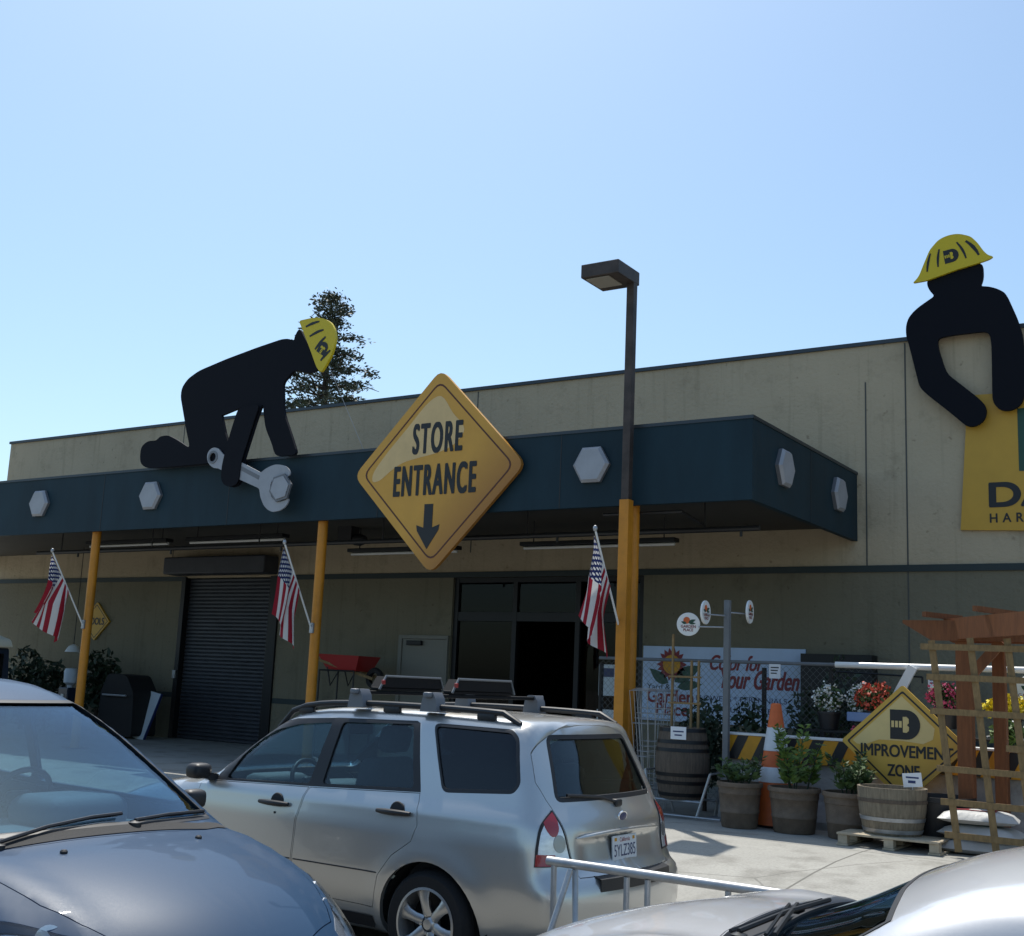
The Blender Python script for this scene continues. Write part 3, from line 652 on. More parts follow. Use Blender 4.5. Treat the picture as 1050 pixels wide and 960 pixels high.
m = MB(); m.bar((dx-.5, dy+.06, dz+.2), (dx-.5, YC-.001, dz+.2), .05, .05); m.bar((dx+.5, dy+.06, dz+.2), (dx+.5, YC-.001, dz+.2), .05, .05); m.build('bracket', M['steel_dark'], dg)

# ------------------------------------------------------------------ improvement zone diamond leaning on the barrier
ix, iz, iy = -3.46, 1.31, 12.86
dg = thing('improvement_sign', 'yellow diamond IMPROVEMENT ZONE sign leaning behind the half barrel', 'sign', (ix, iy, FLOOR))
M['zoneyellow'] = printed('zone_print', None, 1, 1, (.62, .38, .06), (.50, .27, .035))
m = MB(); m.prism(diamond((ix, iz), .645, .60, .03), iy, iy+.03); m.build('sign_panel', M['zoneyellow'], dg)
yy = iy-.0005
m = MB(); m.prism(diamond((ix, iz), .585, .54, .02), yy, yy-.003, holes=[diamond((ix, iz), .562, .517, .02)]); m.build('border_line', M['ink'], dg)
M['palezone'] = mat('pale_yellow_print', (.70, .54, .23), .45, var=.08, vscale=3)
m = MB(); m.prism([(ix-.52, iz+.01), (ix-.01, iz+.485), (ix+.2, iz+.29), (ix+.32, iz+.17), (ix+.30, iz+.06), (ix+.2, iz+.01), (ix+.0, iz+.03), (ix-.25, iz+.03), (ix-.40, iz-.03), (ix-.48, iz-.025)], yy, yy-.0025); m.build('pale_swoosh', M['palezone'], dg)
emblem(dg, (ix+.02, iz+.195), .30, yy-.003, M['ink'], M['palezone'])
lettering('IMPROVEMENT', dg, M['ink'], (ix+.03, iz-.075), .93, .12, yy-.0035, bold=.035)
lettering('ZONE', dg, M['ink'], (ix+.0, iz-.27), .32, .115, yy-.0035, bold=.04)
m = MB(); m.bar((ix-.1, iy+.05, FLOOR), (ix-.1, iy+.05, iz+.2), .05, .03); m.bar((ix+.1, iy+.05, FLOOR), (ix+.1, iy+.05, iz+.2), .05, .03); m.build('prop', M['pallet'], dg)

# small diamond on the far left wall
sx, sz = -22.13, 2.70
dg = thing('small_diamond_sign', 'small yellow diamond TOOLS sign on the dim wall behind the left post', 'sign', (sx, YW-.05, sz))
m = MB(); m.prism(diamond((sx, sz), .46, .42, .03), YW-.05, YW-.002); m.build('sign_panel', M['signyellow'], dg)
m = MB(); m.prism(diamond((sx, sz), .41, .37, .02), YW-.0505, YW-.053, holes=[diamond((sx, sz), .39, .35, .02)]); m.build('border_line', M['ink'], dg)
lettering('TOOLS', dg, M['ink'], (sx, sz), .58, .15, YW-.054, bold=.04)

# ------------------------------------------------------------------ flags
def flag_material():
    m = bpy.data.materials.new('flag_cloth'); m.use_nodes = True
    nt = m.node_tree; b = nt.nodes['Principled BSDF']; N = nt.nodes.new; L = nt.links.new
    b.inputs['Roughness'].default_value = .8
    uv = N('ShaderNodeUVMap'); sp = N('ShaderNodeSeparateXYZ'); L(uv.outputs[0], sp.inputs[0])
    def mth(op, a, c=0.):
        n = N('ShaderNodeMath'); n.operation = op
        for i, v in enumerate((a, c)):
            if hasattr(v, 'node'): L(v, n.inputs[i])
            else: n.inputs[i].default_value = v
        return n.outputs[0]
    u, v = sp.outputs[0], sp.outputs[1]         # u along the fly, v along the hoist from the top
    st = mth('GREATER_THAN', mth('FRACT', mth('MULTIPLY', v, 6.5)), .5)     # 1 = white
    can_ = mth('MULTIPLY', mth('LESS_THAN', u, .42), mth('LESS_THAN', v, 7/13))
    def dots(ou, ov):
        a = mth('SUBTRACT', mth('FRACT', mth('ADD', mth('MULTIPLY', u, 14.5), ou)), .5); c = mth('SUBTRACT', mth('FRACT', mth('ADD', mth('MULTIPLY', v, 8.8), ov)), .5)
        return mth('LESS_THAN', mth('SQRT', mth('ADD', mth('MULTIPLY', a, a), mth('MULTIPLY', c, c))), .22)
    star = mth('MAXIMUM', dots(0, 0), dots(.5, .5))
    def mix(f, A, B):
        x = N('ShaderNodeMix'); x.data_type = 'RGBA'
        for k, q in (('Factor', f), ('A', A), ('B', B)):
            if hasattr(q, 'node'): L(q, x.inputs[k])
            else: x.inputs[k].default_value = q
        return x.outputs['Result']
    red, white, blue = (.36, .012, .03, 1), (.78, .76, .74, 1), (.018, .028, .11, 1)
    col = mix(can_, mix(st, red, white), mix(star, blue, white))
    L(col, b.inputs['Base Color'])
    tr = N('ShaderNodeBsdfTranslucent'); L(col, tr.inputs[0]); ms = N('ShaderNodeMixShader'); ms.inputs[0].default_value = .35
    out = [n for n in nt.nodes if n.type == 'OUTPUT_MATERIAL'][0]
    L(b.outputs[0], ms.inputs[1]); L(tr.outputs[0], ms.inputs[2]); L(ms.outputs[0], out.inputs[0])
    return m
M['flag'] = flag_material()
def flag(x, y, label, seed, drift, fold, leanx=0.):
    rg = np.random.default_rng(seed)
    base = Vector((x, y-.10, 2.42)); tip = Vector((x+leanx, y-.80, 2.42+1.16))
    t = thing('flag', label, 'flag', (x, y-.08, 2.42), group='flags on the canopy posts')
    m = MB(); m.tube([base-(tip-base)*.03, tip], .013, 8); m.build('staff', M['whitepaint'], t)
    m = MB(); m.lathe([(0, -.035), (.02, -.03), (.03, 0), (.02, .03), (0, .04)], tip+Vector((0, -.01, .03)), 'z', 12); m.build('finial', M['galv'], t, smooth=True)
    m = MB(); m.box(x-.035, x+.035, y-.105, y-.07, 2.35, 2.5, .006); m.build('bracket', M['galv'], t)
    d = (base-tip).normalized(); NU, NV = 46, 40; H, F = .68, .98
    bm = bmesh.new(); uvl = bm.loops.layers.uv.new('UVMap'); g = {}
    ph = rg.random(6)*6.28
    for j in range(NV+1):
        for i in range(NU+1):
            u = i/NU; v = j/NV                       # u fly, v hoist
            h = tip+d*(.06+H*v)
            # the cloth hangs from the staff: the top corner carries it, lower hoist hangs in folds
            gather = min(1, u*2.2)
            wav = (math.sin(v*9.5+ph[0]+u*1.2)*.075+math.sin(v*15+ph[1]-u*2)*.022)*gather*fold
            wv2 = (math.sin(v*8.2+ph[2]+u*.8)*.055+math.sin(v*15+ph[3])*.03)*gather*fold
            # pull the lower hoist inwards: hoist points converge under the tip as the fly drops
            conv = 1-.10*gather
            p = Vector((tip.x+(h.x-tip.x)*conv, tip.y+(h.y-tip.y)*conv, h.z))
            drop = u*F*(.97-.10*v)
            p += Vector((-.02+.05*v, -.03, 0)); p += Vector((wav+drift*u*(.4+.6*u)*(1.15-.75*v)+.12*math.sin(u*2.4+ph[4])*gather*(v-.3)*fold, wv2, -drop))
            g[i, j] = bm.verts.new(p)
    for j in range(NV):
        for i in range(NU):
            f = bm.faces.new([g[i, j], g[i+1, j], g[i+1, j+1], g[i, j+1]])
            for l, (a, c) in zip(f.loops, ((i, j), (i+1, j), (i+1, j+1), (i, j+1))): l[uvl].uv = (a/NU, c/NV)
    me = bpy.data.meshes.new('cloth'); bm.to_mesh(me); bm.free()
    link('cloth', me, M['flag'], t, smooth=True, angle=80)
flag(-17.38, PY, 'striped flag hanging limp from the canopy post beside the small wall diamond', 4, -.42, 1.2, -.06)
flag(-12.17, PY, 'striped flag hanging limp in front of the roller door\'s right edge', 21, -.10, .75, .02)
flag(-6.93, PY-.21, 'striped flag hanging limp from the orange lamp post before the dark entrance', 16, -.14, 1.0)
# ------------------------------------------------------------------ garden-centre banner on the wall
def sunflower(parent, c, s, y, petals=18):
    m = MB()
    for k in range(petals):
        a = 2*math.pi*k/petals; ca, sa = math.cos(a), math.sin(a); w_ = .09
        P = lambda r, q: (c[0]+(r*ca-q*sa)*s, c[1]+(r*sa+q*ca)*s)
        m.prism([P(.26, -w_*.7), P(.40, -w_*.7), P(.52, 0), P(.40, w_*.7), P(.26, w_*.7)], y, y-.003)
    o = m.build('flower_petals', M['inkred'], parent)
    m = MB(); m.prism([(c[0]+.30*s*math.cos(R(20*k)), c[1]+.30*s*math.sin(R(20*k))) for k in range(18)], y-.0032, y-.006); m.build('flower_centre', M['stripey'], o)
    return o
def leaf_shape(m, a, b, w, y):
    a = Vector(a); b = Vector(b); d = (b-a); n = Vector((-d.y, d.x)).normalized()*w
    pts = [a]+[a+d*t+n*math.sin(math.pi*t**.8) for t in (.15, .3, .5, .7, .85)]+[b]+[a+d*t-n*.7*math.sin(math.pi*t**.8) for t in (.85, .7, .5, .3, .15)]
    m.prism([tuple(p) for p in pts], y, y-.003)
gb = thing('garden_banner', 'wide white garden banner with sunflower and red script lettering on the wall behind the fence', 'banner', (-7.4, YW-.04, 1.3))
yb = YW-.045
M['vinyl'] = mat('banner_vinyl', (.50, .62, .82), .5, var=.08, vscale=2)
m = MB(); m.box(-8.72, -6.07, yb, YW-.012, 1.28, 2.43); m.build('banner_sheet', M['vinyl'], gb)
y0 = yb-.0005
sunflower(gb, (-8.22, 2.15), .50, y0)
m = MB(); leaf_shape(m, (-8.17, 1.88), (-7.72, 2.14), .13, y0); leaf_shape(m, (-8.12, 1.80), (-7.70, 1.86), .09, y0); leaf_shape(m, (-8.27, 1.86), (-8.60, 2.08), .10, y0); m.build('flower_leaf', M['inkgreen'], gb)
m = MB(); m.bar((-8.18, y0-.002, 1.90), (-8.10, y0-.002, 1.76), .03, .002, up=(0, 1, 0)); m.build('flower_stem', M['white'], gb)
lettering('Garden', gb, M['inkred'], (-8.24, 1.66), .78, .20, y0-.003, bold=.04)
lettering('Place', gb, M['inkred'], (-8.20, 1.46), .55, .18, y0-.003, bold=.04)
lettering('Yard &', gb, M['ink'], (-8.44, 1.80), .40, .09, y0-.003)
lettering('Color for', gb, M['inkred'], (-7.14, 2.20), .86, .22, y0-.003, shear=.35, bold=.035)
lettering('Your Garden', gb, M['inkred'], (-6.77, 1.955), 1.22, .27, y0-.003, shear=.35, bold=.035)
lettering('FLOWERS * PERENNIALS', gb, M['plateblue'], (-7.07, 1.66), 1.45, .085, y0-.003)
lettering('SHRUBS * TREES', gb, M['plateblue'], (-7.0, 1.50), .95, .085, y0-.003)
m = MB(); m.box(-6.05, -5.02, YW-.30, YW-.013, 1.05, 2.36); t = m.build('notice_cabinet', M['frame']); tag(t, 'tall dark wall cabinet between the garden banner and the sunlit wall', 'cabinet')

# ------------------------------------------------------------------ chain link fence
FY = 14.05
fe = thing('chain_link_fence', 'tall chain-link fence with a pale top rail around the garden yard', 'fence', (-4, FY, FLOOR))
def linkmat():
    m = bpy.data.materials.new('chain_link'); m.use_nodes = True; nt = m.node_tree; N = nt.nodes.new; L = nt.links.new
    b = nt.nodes['Principled BSDF']; b.inputs['Base Color'].default_value = (.12, .125, .13, 1); b.inputs['Metallic'].default_value = .6; b.inputs['Roughness'].default_value = .5
    tc = N('ShaderNodeTexCoord'); sp = N('ShaderNodeSeparateXYZ'); L(tc.outputs['Object'], sp.inputs[0])
    def mth(op, a, c=0.):
        n = N('ShaderNodeMath'); n.operation = op
        for i, v in enumerate((a, c)):
            if hasattr(v, 'node'): L(v, n.inputs[i])
            else: n.inputs[i].default_value = v
        return n.outputs[0]
    s_ = mth('ADD', sp.outputs[0], sp.outputs[2]); d_ = mth('SUBTRACT', sp.outputs[0], sp.outputs[2])
    f = lambda q: mth('LESS_THAN', mth('FRACT', mth('MULTIPLY', q, 12.)), .055)
    a = mth('MAXIMUM', f(s_), f(d_)); L(a, b.inputs['Alpha'])
    return m
M['mesh'] = linkmat()
RZ = 2.13
m = MB(); m.tube([(-7.7, FY, RZ), (-4.55, FY, RZ)], .022, 10); m.build('top_rail', M['greypost'], fe)  # left stretch of the rail: canopy shade put into a grey colour
m = MB(); m.tube([(-4.55, FY, RZ), (1.5, FY, RZ)], .036, 10); m.build('top_rail', M['whitepaint'], fe)  # same rail further right: sunlight put into a white colour
for x in (-7.7, -5.45, -4.62, -2.2, -.2, 1.5):
    m = MB(); m.tube([(x, FY+.06, FLOOR), (x, FY+.06, RZ-.06)], .03, 10); m.build('fence_post', M['frame'], fe, smooth=True)
m = MB(); m.quad((-7.7, FY+.035, FLOOR+.05), (1.5, FY+.035, FLOOR+.05), (1.5, FY+.035, RZ-.03), (-7.7, FY+.035, RZ-.03)); m.build('wire_mesh', M['mesh'], fe)
m = MB(); m.bar((-3.645, FY-.05, RZ+.0), (-4.03, FY-.05, 1.42), .105, .04, up=(0, 1, 0)); m.build('brace', M['whitepaint'], fe)
m = MB(); m.tube([(-4.53, FY-.03, 2.05), (-3.55, FY-.03, 2.02)], .012, 6); m.tube([(-4.53, FY-.03, 2.05), (-4.45, FY-.03, 1.87)], .012, 6); m.tube([(-3.55, FY-.03, 2.02), (-3.55, FY-.03, 1.95)], .012, 6); m.build('basket_rod', M['frame'], fe)
# notices on the fence
def notice(x, z, w_, h_, label, ink='ink', y=FY-.04):
    t = thing('notice', label, 'notice', (x, y, z))
    m = MB(); m.box(x-w_/2, x+w_/2, y, y+.012, z-h_/2, z+h_/2); m.build('sheet', M['paper'], t)
    m = MB()
    for k in range(3): m.box(x-w_*.36, x+w_*.36*(1-.25*k), y-.002, y-.0003, z+h_*(.22-.2*k), z+h_*(.30-.2*k))
    m.build('printed_line', M[ink], t)
notice(-5.28, 2.03, .14, .17, 'small white price notice on the fence over the middle of the garden banner')
notice(-3.42, 1.98, .13, .16, 'small pale notice on the fence beside the white brace', 'plateblue')

# ------------------------------------------------------------------ barrier with hazard stripes
jb = thing('concrete_barrier', 'long concrete road barrier with yellow and black striped board in front of the fence', 'barrier', (-3.3, 13.25, FLOOR))
prof = [(12.98, FLOOR-.05), (12.98, FLOOR+.08), (13.12, FLOOR+.28), (13.18, 1.24), (13.36, 1.24), (13.42, FLOOR+.28), (13.56, FLOOR+.08), (13.56, FLOOR-.05)]
m = MB(); m.prism(prof, -5.55, 1.0, 'x'); m.build('barrier_block', M['concrete'], jb)
bo = MB(); bo.box(-5.56, 1.0, 13.10, 13.135, 1.02, 1.285, .003); board = bo.build('board', M['stripey'], jb)
m = MB(); x = -5.50
while x < .8:
    m.prism([(x, 1.0225), (x+.13, 1.0225), (x+.26, 1.2825), (x+.13, 1.2825)], 13.0995, 13.097); x += .29
m.build('black_stripe', M['ink'], board)
m = MB(); m.box(-5.57, 1.01, 13.09, 13.37, 1.287, 1.31, .003); m.build('top_cap', M['whitepaint'], jb)

# ------------------------------------------------------------------ sign pole with round signs
px, py = -5.47, 13.0
sp_ = thing('round_sign_pole', 'grey pole with arms carrying three round white garden signs', 'sign pole', (px, py, FLOOR))
m = MB(); m.box(px-.033, px+.033, py-.033, py+.033, FLOOR, 2.80, .004); m.build('pole', M['greypost'], sp_)
m = MB(); m.box(px-.16, px+.16, py-.16, py+.16, FLOOR+.001, FLOOR+.03, .004); m.build('base_plate', M['greypost'], sp_)
def disc(c, yaw):
    r = .135
    o = bpy.data.objects.new('d', None)
    mm = Matrix.Translation(c) @ Matrix.Rotation(yaw, 4, 'Z')
    m = MB(); m.lathe([(0, -.012), (r-.004, -.012), (r, -.008), (r, .008), (r-.004, .012), (0, .012)], (0, 0, 0), 'y', 28); bmesh.ops.transform(m.bm, matrix=mm, verts=list(m.bm.verts)); d = m.build('disc', M['whitepaint'], sp_)
    for sgn in (0, math.pi):
        m2 = mm @ Matrix.Rotation(sgn, 4, 'Z')
        parts = []
        m = MB(); m.prism([(-.02+.04*math.cos(R(30*k)), .045+.04*math.sin(R(30*k))) for k in range(12)], -.0125, -.015); bmesh.ops.transform(m.bm, matrix=m2, verts=list(m.bm.verts)); m.build('flower_mark', M['cone'], d)
        m = MB(); leaf_shape(m, (.0, .015), (.085, .055), .022, -.0125); leaf_shape(m, (-.02, .01), (-.085, .03), .018, -.0125); leaf_shape(m, (.01, .008), (.085, .01), .015, -.0125); bmesh.ops.transform(m.bm, matrix=m2, verts=list(m.bm.verts)); m.build('leaf_mark', M['inkgreen'], d)
        for s_, z_, w_ in (('GARDEN', -.025, .17), ('PLACE', -.065, .11)):
            l = lettering(s_, None, M['inkred'], (0, z_), w_, .032, -.0135, bold=.03); l.data.transform(m2); l.parent = d; l.data.transform(wmat(d).inverted())
disc(Vector((-5.92, 12.92, 2.515)), R(20)); disc(Vector((-5.62, 12.72, 2.64)), R(92)); disc(Vector((-5.30, 13.25, 2.685)), R(96))
m = MB(); m.tube([(-5.80, 12.94, 2.49), (px, py, 2.49)], .009, 6); m.tube([(px, py, 2.62), (-5.62, 12.72, 2.62)], .009, 6); m.tube([(px, py, 2.66), (-5.30, 13.25, 2.66)], .009, 6); m.build('arm', M['galv'], sp_)

# ------------------------------------------------------------------ planters
def foliage(m, c, rad, n, size, up=None, ratio=.45, shape=1.0):
    for _ in range(n):
        d = rng.normal(size=3); d /= np.linalg.norm(d); q = rng.random()**(1/2.2)
        m.leaf((c[0]+d[0]*rad[0]*q, c[1]+d[1]*rad[1]*q, c[2]+d[2]*rad[2]*q), size*(.6+.8*rng.random()), up, ratio)
def pot_body(x, y, r, h, mat_='pot'):
    m = MB(); m.lathe([(r*.76, 0), (r*.80, .01), (r*.86, h*.33), (r*.885, h*.34), (r*.885, h*.39), (r*.87, h*.40), (r*.93, h*.74), (r*.955, h*.75), (r*.955, h*.80), (r*.95, h*.81), (r*.97, h*.90), (r*1.03, h*.905), (r*1.04, h*.97), (r*1.02, h), (r*.93, h), (r*.91, h*.9), (0, h*.89)], (x, y, FLOOR), 'z', 40)
    return m
def planter(x, y, r, h, label, kind):
    t = thing('planter', label, 'planter', (x, y, FLOOR), group='ribbed planters in front of the barrier')
    pot_body(x, y, r, h).build('pot', M['pot'], t, smooth=True, angle=50)
    m = MB(); m.lathe([(0, h*.905), (r*.9, h*.90)], (x, y, FLOOR), 'z', 24); m.build('soil', M['soil'], t)
    z = FLOOR+h
    p = thing('potted_plant', {'low': 'sparse low green plant growing in the planter beside the dark barrel', 'tall': 'tall bright leafy plant growing in the planter before the traffic cone', 'shade': 'dark green shaded plant in the planter beside the leaning diamond sign'}[kind], 'plant', (x, y, z-.05))
    st = MB(); lf = MB()
    for k in range({'low': 9, 'tall': 8, 'shade': 9}[kind]):
        a = rng.random()*6.28; rr = r*.5*rng.random()
        H = {'low': .20+.18*rng.random(), 'tall': .35+.36*rng.random(), 'shade': .25+.28*rng.random()}[kind]
        sprd = {'low': .55, 'tall': .28, 'shade': .40}[kind]
        b0_ = Vector((x+rr*math.cos(a), y+rr*math.sin(a), z-.06)); tp = b0_+Vector((math.cos(a)*H*sprd, math.sin(a)*H*sprd, H))
        st.tube([b0_, (b0_+tp)/2+Vector((0, 0, .02)), tp], [.007, .005, .003], 5)
        nl = {'low': 26, 'tall': 62, 'shade': 44}[kind]
        for q in range(nl):
            tt = .2+.8*rng.random(); pp = b0_.lerp(tp, tt); da = rng.random()*6.28; ln_ = .10*(1.25-tt*.6)
            dirv = Vector((math.cos(da), math.sin(da), .35+.3*rng.random())); cc = pp+dirv*ln_*.6
            lf.leaf(cc, ln_*1.15, dirv*2.2, .36)
    st.build('stem', M['leafdark'], p)
    lf.build('leaves', M['leafbright' if kind == 'tall' else 'leaf'], p)
planter(-5.08, 12.46, .235, .47, 'ribbed brown planter nearest the dark barrel', 'low')
planter(-4.50, 12.52, .265, .46, 'ribbed brown planter in front of the traffic cone', 'tall')
planter(-3.90, 12.50, .275, .46, 'ribbed brown planter beside the pallet', 'shade')
# dark pot behind the half barrel
t = thing('black_nursery_pot', 'black nursery pot with soil behind the half barrel', 'pot', (-3.05, 12.62, FLOOR))
m = MB(); m.lathe([(.26, .0), (.33, .44), (.345, .445), (.345, .49), (.32, .49), (.31, .40), (0, .40)], (-3.05, 12.62, FLOOR), 'z', 32); m.build('pot', M['plastic'], t, smooth=True, angle=40)

# traffic cone
cx, cy = -4.83, 12.86
t = thing('traffic_cone', 'tall orange traffic cone with two white bands standing behind the planters', 'cone', (cx, cy, FLOOR))
H = 1.30; rc = lambda z: .25-(.25-.055)*(z/H)
m = MB(); m.lathe([(rc(.03), .03), (rc(H), H), (.035, H+.012), (.03, H-.02)], (cx, cy, FLOOR), 'z', 28); cb = m.build('cone_body', M['cone'], t, smooth=True, angle=50)
for z0, z1 in ((.47, .63), (.80, 1.05)):
    m = MB(); m.lathe([(rc(z0)+.001, z0), (rc(z0)+.004, z0+.003), (rc(z1)+.004, z1-.003), (rc(z1)+.001, z1)], (cx, cy, FLOOR), 'z', 28); m.build('white_band', M['conewhite'], cb, smooth=True, angle=50)
m = MB(); m.box(cx-.26, cx+.26, cy-.20, cy+.20, FLOOR+.002, FLOOR+.035, .012); m.build('base', M['rubber'], t)

# half barrel on pallet
bx, by = -3.40, 12.22; bz = FLOOR+.125
t = thing('pallet', 'low bleached wooden pallet under the half barrel', 'pallet', (bx, by, FLOOR))
for k in range(6):
    m = MB(); yk = 11.86+k*.135; m.box(bx-.44, bx+.52, yk, yk+.10, FLOOR+.102, FLOOR+.122, .003); m.build('deck_board', M['pallet'], t)
for xk in (bx-.42, bx+.02, bx+.44):
    for yk in (11.87, 12.20, 12.52):
        m = MB(); m.box(xk-.01, xk+.08, yk, yk+.10, FLOOR+.022, FLOOR+.101, .004); m.build('block', M['pallet'], t)
    m = MB(); m.box(xk-.02, xk+.09, 11.86, 12.64, FLOOR+.002, FLOOR+.021, .002); m.build('bottom_board', M['pallet'], t)
t = thing('half_barrel', 'sawn-off half oak barrel with steel hoops on the pallet', 'barrel planter', (bx, by, bz))
m = MB(); m.lathe([(.265, 0), (.285, .06), (.315, .22), (.328, .40), (.330, .44), (.305, .44), (.295, .36), (0, .35)], (bx, by, bz), 'z', 44); m.build('staves', M['oak'], t, smooth=True, angle=40)
for z0, z1 in ((.02, .055), (.13, .165), (.30, .335)):
    f = lambda z: np.interp(z, [0, .06, .22, .40, .44], [.265, .285, .315, .328, .330])+.003
    m = MB(); m.lathe([(f(z0), z0), (f(z0)+.003, z0), (f(z1)+.003, z1), (f(z1), z1)], (bx, by, bz), 'z', 44, True); m.build('hoop', M['hoop' if z0 < .2 else 'oakdark'], t, smooth=True, angle=40)
t = thing('price_card', 'white price card standing on the half barrel\'s rim', 'price card', (-3.16, 12.05, bz+.44))
m = MB(); m.prism([(-.09, -.065), (.09, -.065), (.09, .065), (-.09, .065)], -.003, .003); bmesh.ops.transform(m.bm, matrix=Matrix.Translation((-3.16, 12.05, bz+.53)) @ Matrix.Rotation(R(-6), 4, 'Y'), verts=list(m.bm.verts)); m.build('card', M['paper'], t)
m = MB(); m.box(-3.22, -3.10, 12.0445, 12.0465, bz+.545, bz+.56); m.box(-3.20, -3.13, 12.0445, 12.0465, bz+.50, bz+.525); m.build('printed_line', M['plateblue'], t)
m = MB(); m.tube([(-3.16, 12.055, bz+.40), (-3.16, 12.055, bz+.47)], .005, 6); m.build('stake', M['galv'], t)

# upright barrel in a tilting cradle
ux, uy = -5.98, 12.95; uz = FLOOR+.20
t = thing('wine_barrel', 'dark upright wine barrel in a steel cradle under the garden banner', 'barrel', (ux, uy, uz))
pr = [(0, .0), (.25, 0), (.275, .10), (.305, .30), (.31, .40), (.305, .50), (.275, .70), (.255, .79), (.235, .79), (.23, .76), (0, .76)]
m = MB(); m.lathe(pr, (ux, uy, uz), 'z', 44); m.build('staves', M['oakdark'], t, smooth=True, angle=40)
for z0 in (.03, .16, .25, .52, .61, .74):
    f = lambda z: np.interp(z, [0, .10, .30, .40, .50, .70, .79], [.25, .275, .305, .31, .305, .275, .255])+.002
    m = MB(); m.lathe([(f(z0), z0), (f(z0)+.003, z0), (f(z0+.04)+.003, z0+.04), (f(z0+.04), z0+.04)], (ux, uy, uz), 'z', 44, True); m.build('hoop', M['frame'], t, smooth=True, angle=40)
t = thing('barrel_cradle', 'tubular steel cradle with angled white legs carrying the dark barrel', 'stand', (ux, uy, FLOOR))
m = MB(); m.tube([(ux-.33, uy-.2, FLOOR+.185), (ux+.33, uy-.2, FLOOR+.185)], .014, 8); m.tube([(ux-.33, uy+.2, FLOOR+.185), (ux+.33, uy+.2, FLOOR+.185)], .014, 8); m.build('cradle_frame', M['galv'], t)
for a, b in (((ux+.44, uy-.22, FLOOR+.50), (ux+.30, uy-.27, FLOOR+.01)), ((ux-.36, uy-.22, FLOOR+.50), (ux-.24, uy-.27, FLOOR+.01)), ((ux+.40, uy+.22, FLOOR+.50), (ux+.28, uy+.3, FLOOR+.01)), ((ux-.36, uy+.22, FLOOR+.50), (ux-.24, uy+.3, FLOOR+.01))):
    m = MB(); m.tube([a, b], .016, 8); m.build('leg', M['galv'], t)
m = MB(); m.tube([(ux-.36, uy-.22, FLOOR+.50), (ux-.36, uy+.22, FLOOR+.50)], .012, 8); m.tube([(ux+.44, uy-.22, FLOOR+.50), (ux+.40, uy+.22, FLOOR+.50)], .012, 8); m.tube([(ux-.24, uy-.27, FLOOR+.03), (ux+.60, uy-.30, FLOOR+.03)], .012, 8); m.build('cross_bar', M['galv'], t)
t = thing('price_card', 'white price card hung on the dark upright barrel\'s rim', 'price card', (ux+.05, uy-.27, uz+.7))
m = MB(); m.box(ux-.02, ux+.17, uy-.285, uy-.278, uz+.66, uz+.80); m.build('card', M['paper'], t)
m = MB(); m.box(ux+.01, ux+.14, uy-.2875, uy-.2855, uz+.74, uz+.755); m.box(ux+.03, ux+.12, uy-.2875, uy-.2855, uz+.70, uz+.715); m.build('printed_line', M['plateblue'], t)
t = thing('garden_trellis', 'slim wooden stake trellis standing in the dark barrel', 'trellis', (ux, uy, uz+.76))
for dx_ in (-.14, .10, .19):
    m = MB(); m.box(ux+dx_-.012, ux+dx_+.012, uy-.02, uy+.005, uz+.765, uz+1.55+(.3 if dx_ < 0 else 0)); m.build('upright', M['lattice'], t)
for z_ in (1.05, 1.35): 
    m = MB(); m.box(ux-.18, ux+.23, uy-.036, uy-.021, uz+z_, uz+z_+.022); m.build('cross_slat', M['lattice'], t)
# stacked wire cages
t = thing('wire_cage_stack', 'stack of galvanised wire plant cages between the orange post and dark barrel', 'wire cages', (-6.52, 13.2, FLOOR))
for q in range(4):
    m = MB(); ox = -6.52+.03*q
    for z_, r_ in ((.25, .14), (.62, .18), (1.0, .22), (1.38-.05*q, .26)):
        ring = [(ox+r_*math.cos(R(20*k)), 13.2+r_*math.sin(R(20*k)), FLOOR+z_+.06*q) for k in range(19)]; m.tube(ring, .004, 5, False)
    for k in range(5): m.tube([(ox+.12*math.cos(R(72*k+q*17)), 13.2+.12*math.sin(R(72*k+q*17)), FLOOR+.02), (ox+.26*math.cos(R(72*k+q*17)), 13.2+.26*math.sin(R(72*k+q*17)), FLOOR+1.38)], .004, 5)
    m.build('cage', M['galv'], t)

# ------------------------------------------------------------------ flowers and shrubs behind the barrier
def bush(name, label, c, rad, n, size, leafm, petals=None, np_=0, ps=.05, group=None, cat='plant', trunk=True):
    t = thing(name, label, cat, (c[0], c[1], c[2]-rad[2]), group=group)
    m = MB(); foliage(m, c, rad, n, size); m.build('leaves', M[leafm], t)
    if petals:
        m = MB()
        for _ in range(np_):
            d = rng.normal(size=3); d[1] = -abs(d[1]); d /= np.linalg.norm(d); q = .75+.35*rng.random()
            p = (c[0]+d[0]*rad[0]*q, c[1]+d[1]*rad[1]*q, c[2]+d[2]*rad[2]*q)
            for _k in range(4): m.leaf(np.array(p)+rng.normal(size=3)*ps*.35, ps*(.45+.5*rng.random()), None, .8)
        m.build('blossoms', M[petals], t)
    return t
tb = thing('flower_bench', 'dark slatted plant bench behind the striped barrier', 'bench', (-3.3, 13.85, FLOOR))
m = MB()
for k in range(4): m.box(-4.75, .6, 13.62+k*.10, 13.70+k*.10, 1.36, 1.385)
m.build('bench_slat', M['frame'], tb)
for x in (-4.6, -2.4, -.2):
    m = MB(); m.box(x, x+.05, 13.64, 13.69, FLOOR, 1.36); m.build('leg', M['frame'], tb)
def tub(x, y, z, r, h):
    m = MB(); m.lathe([(r*.75, 0), (r, h), (r*1.06, h), (r*1.06, h*.88)], (x, y, z), 'z', 20); return m
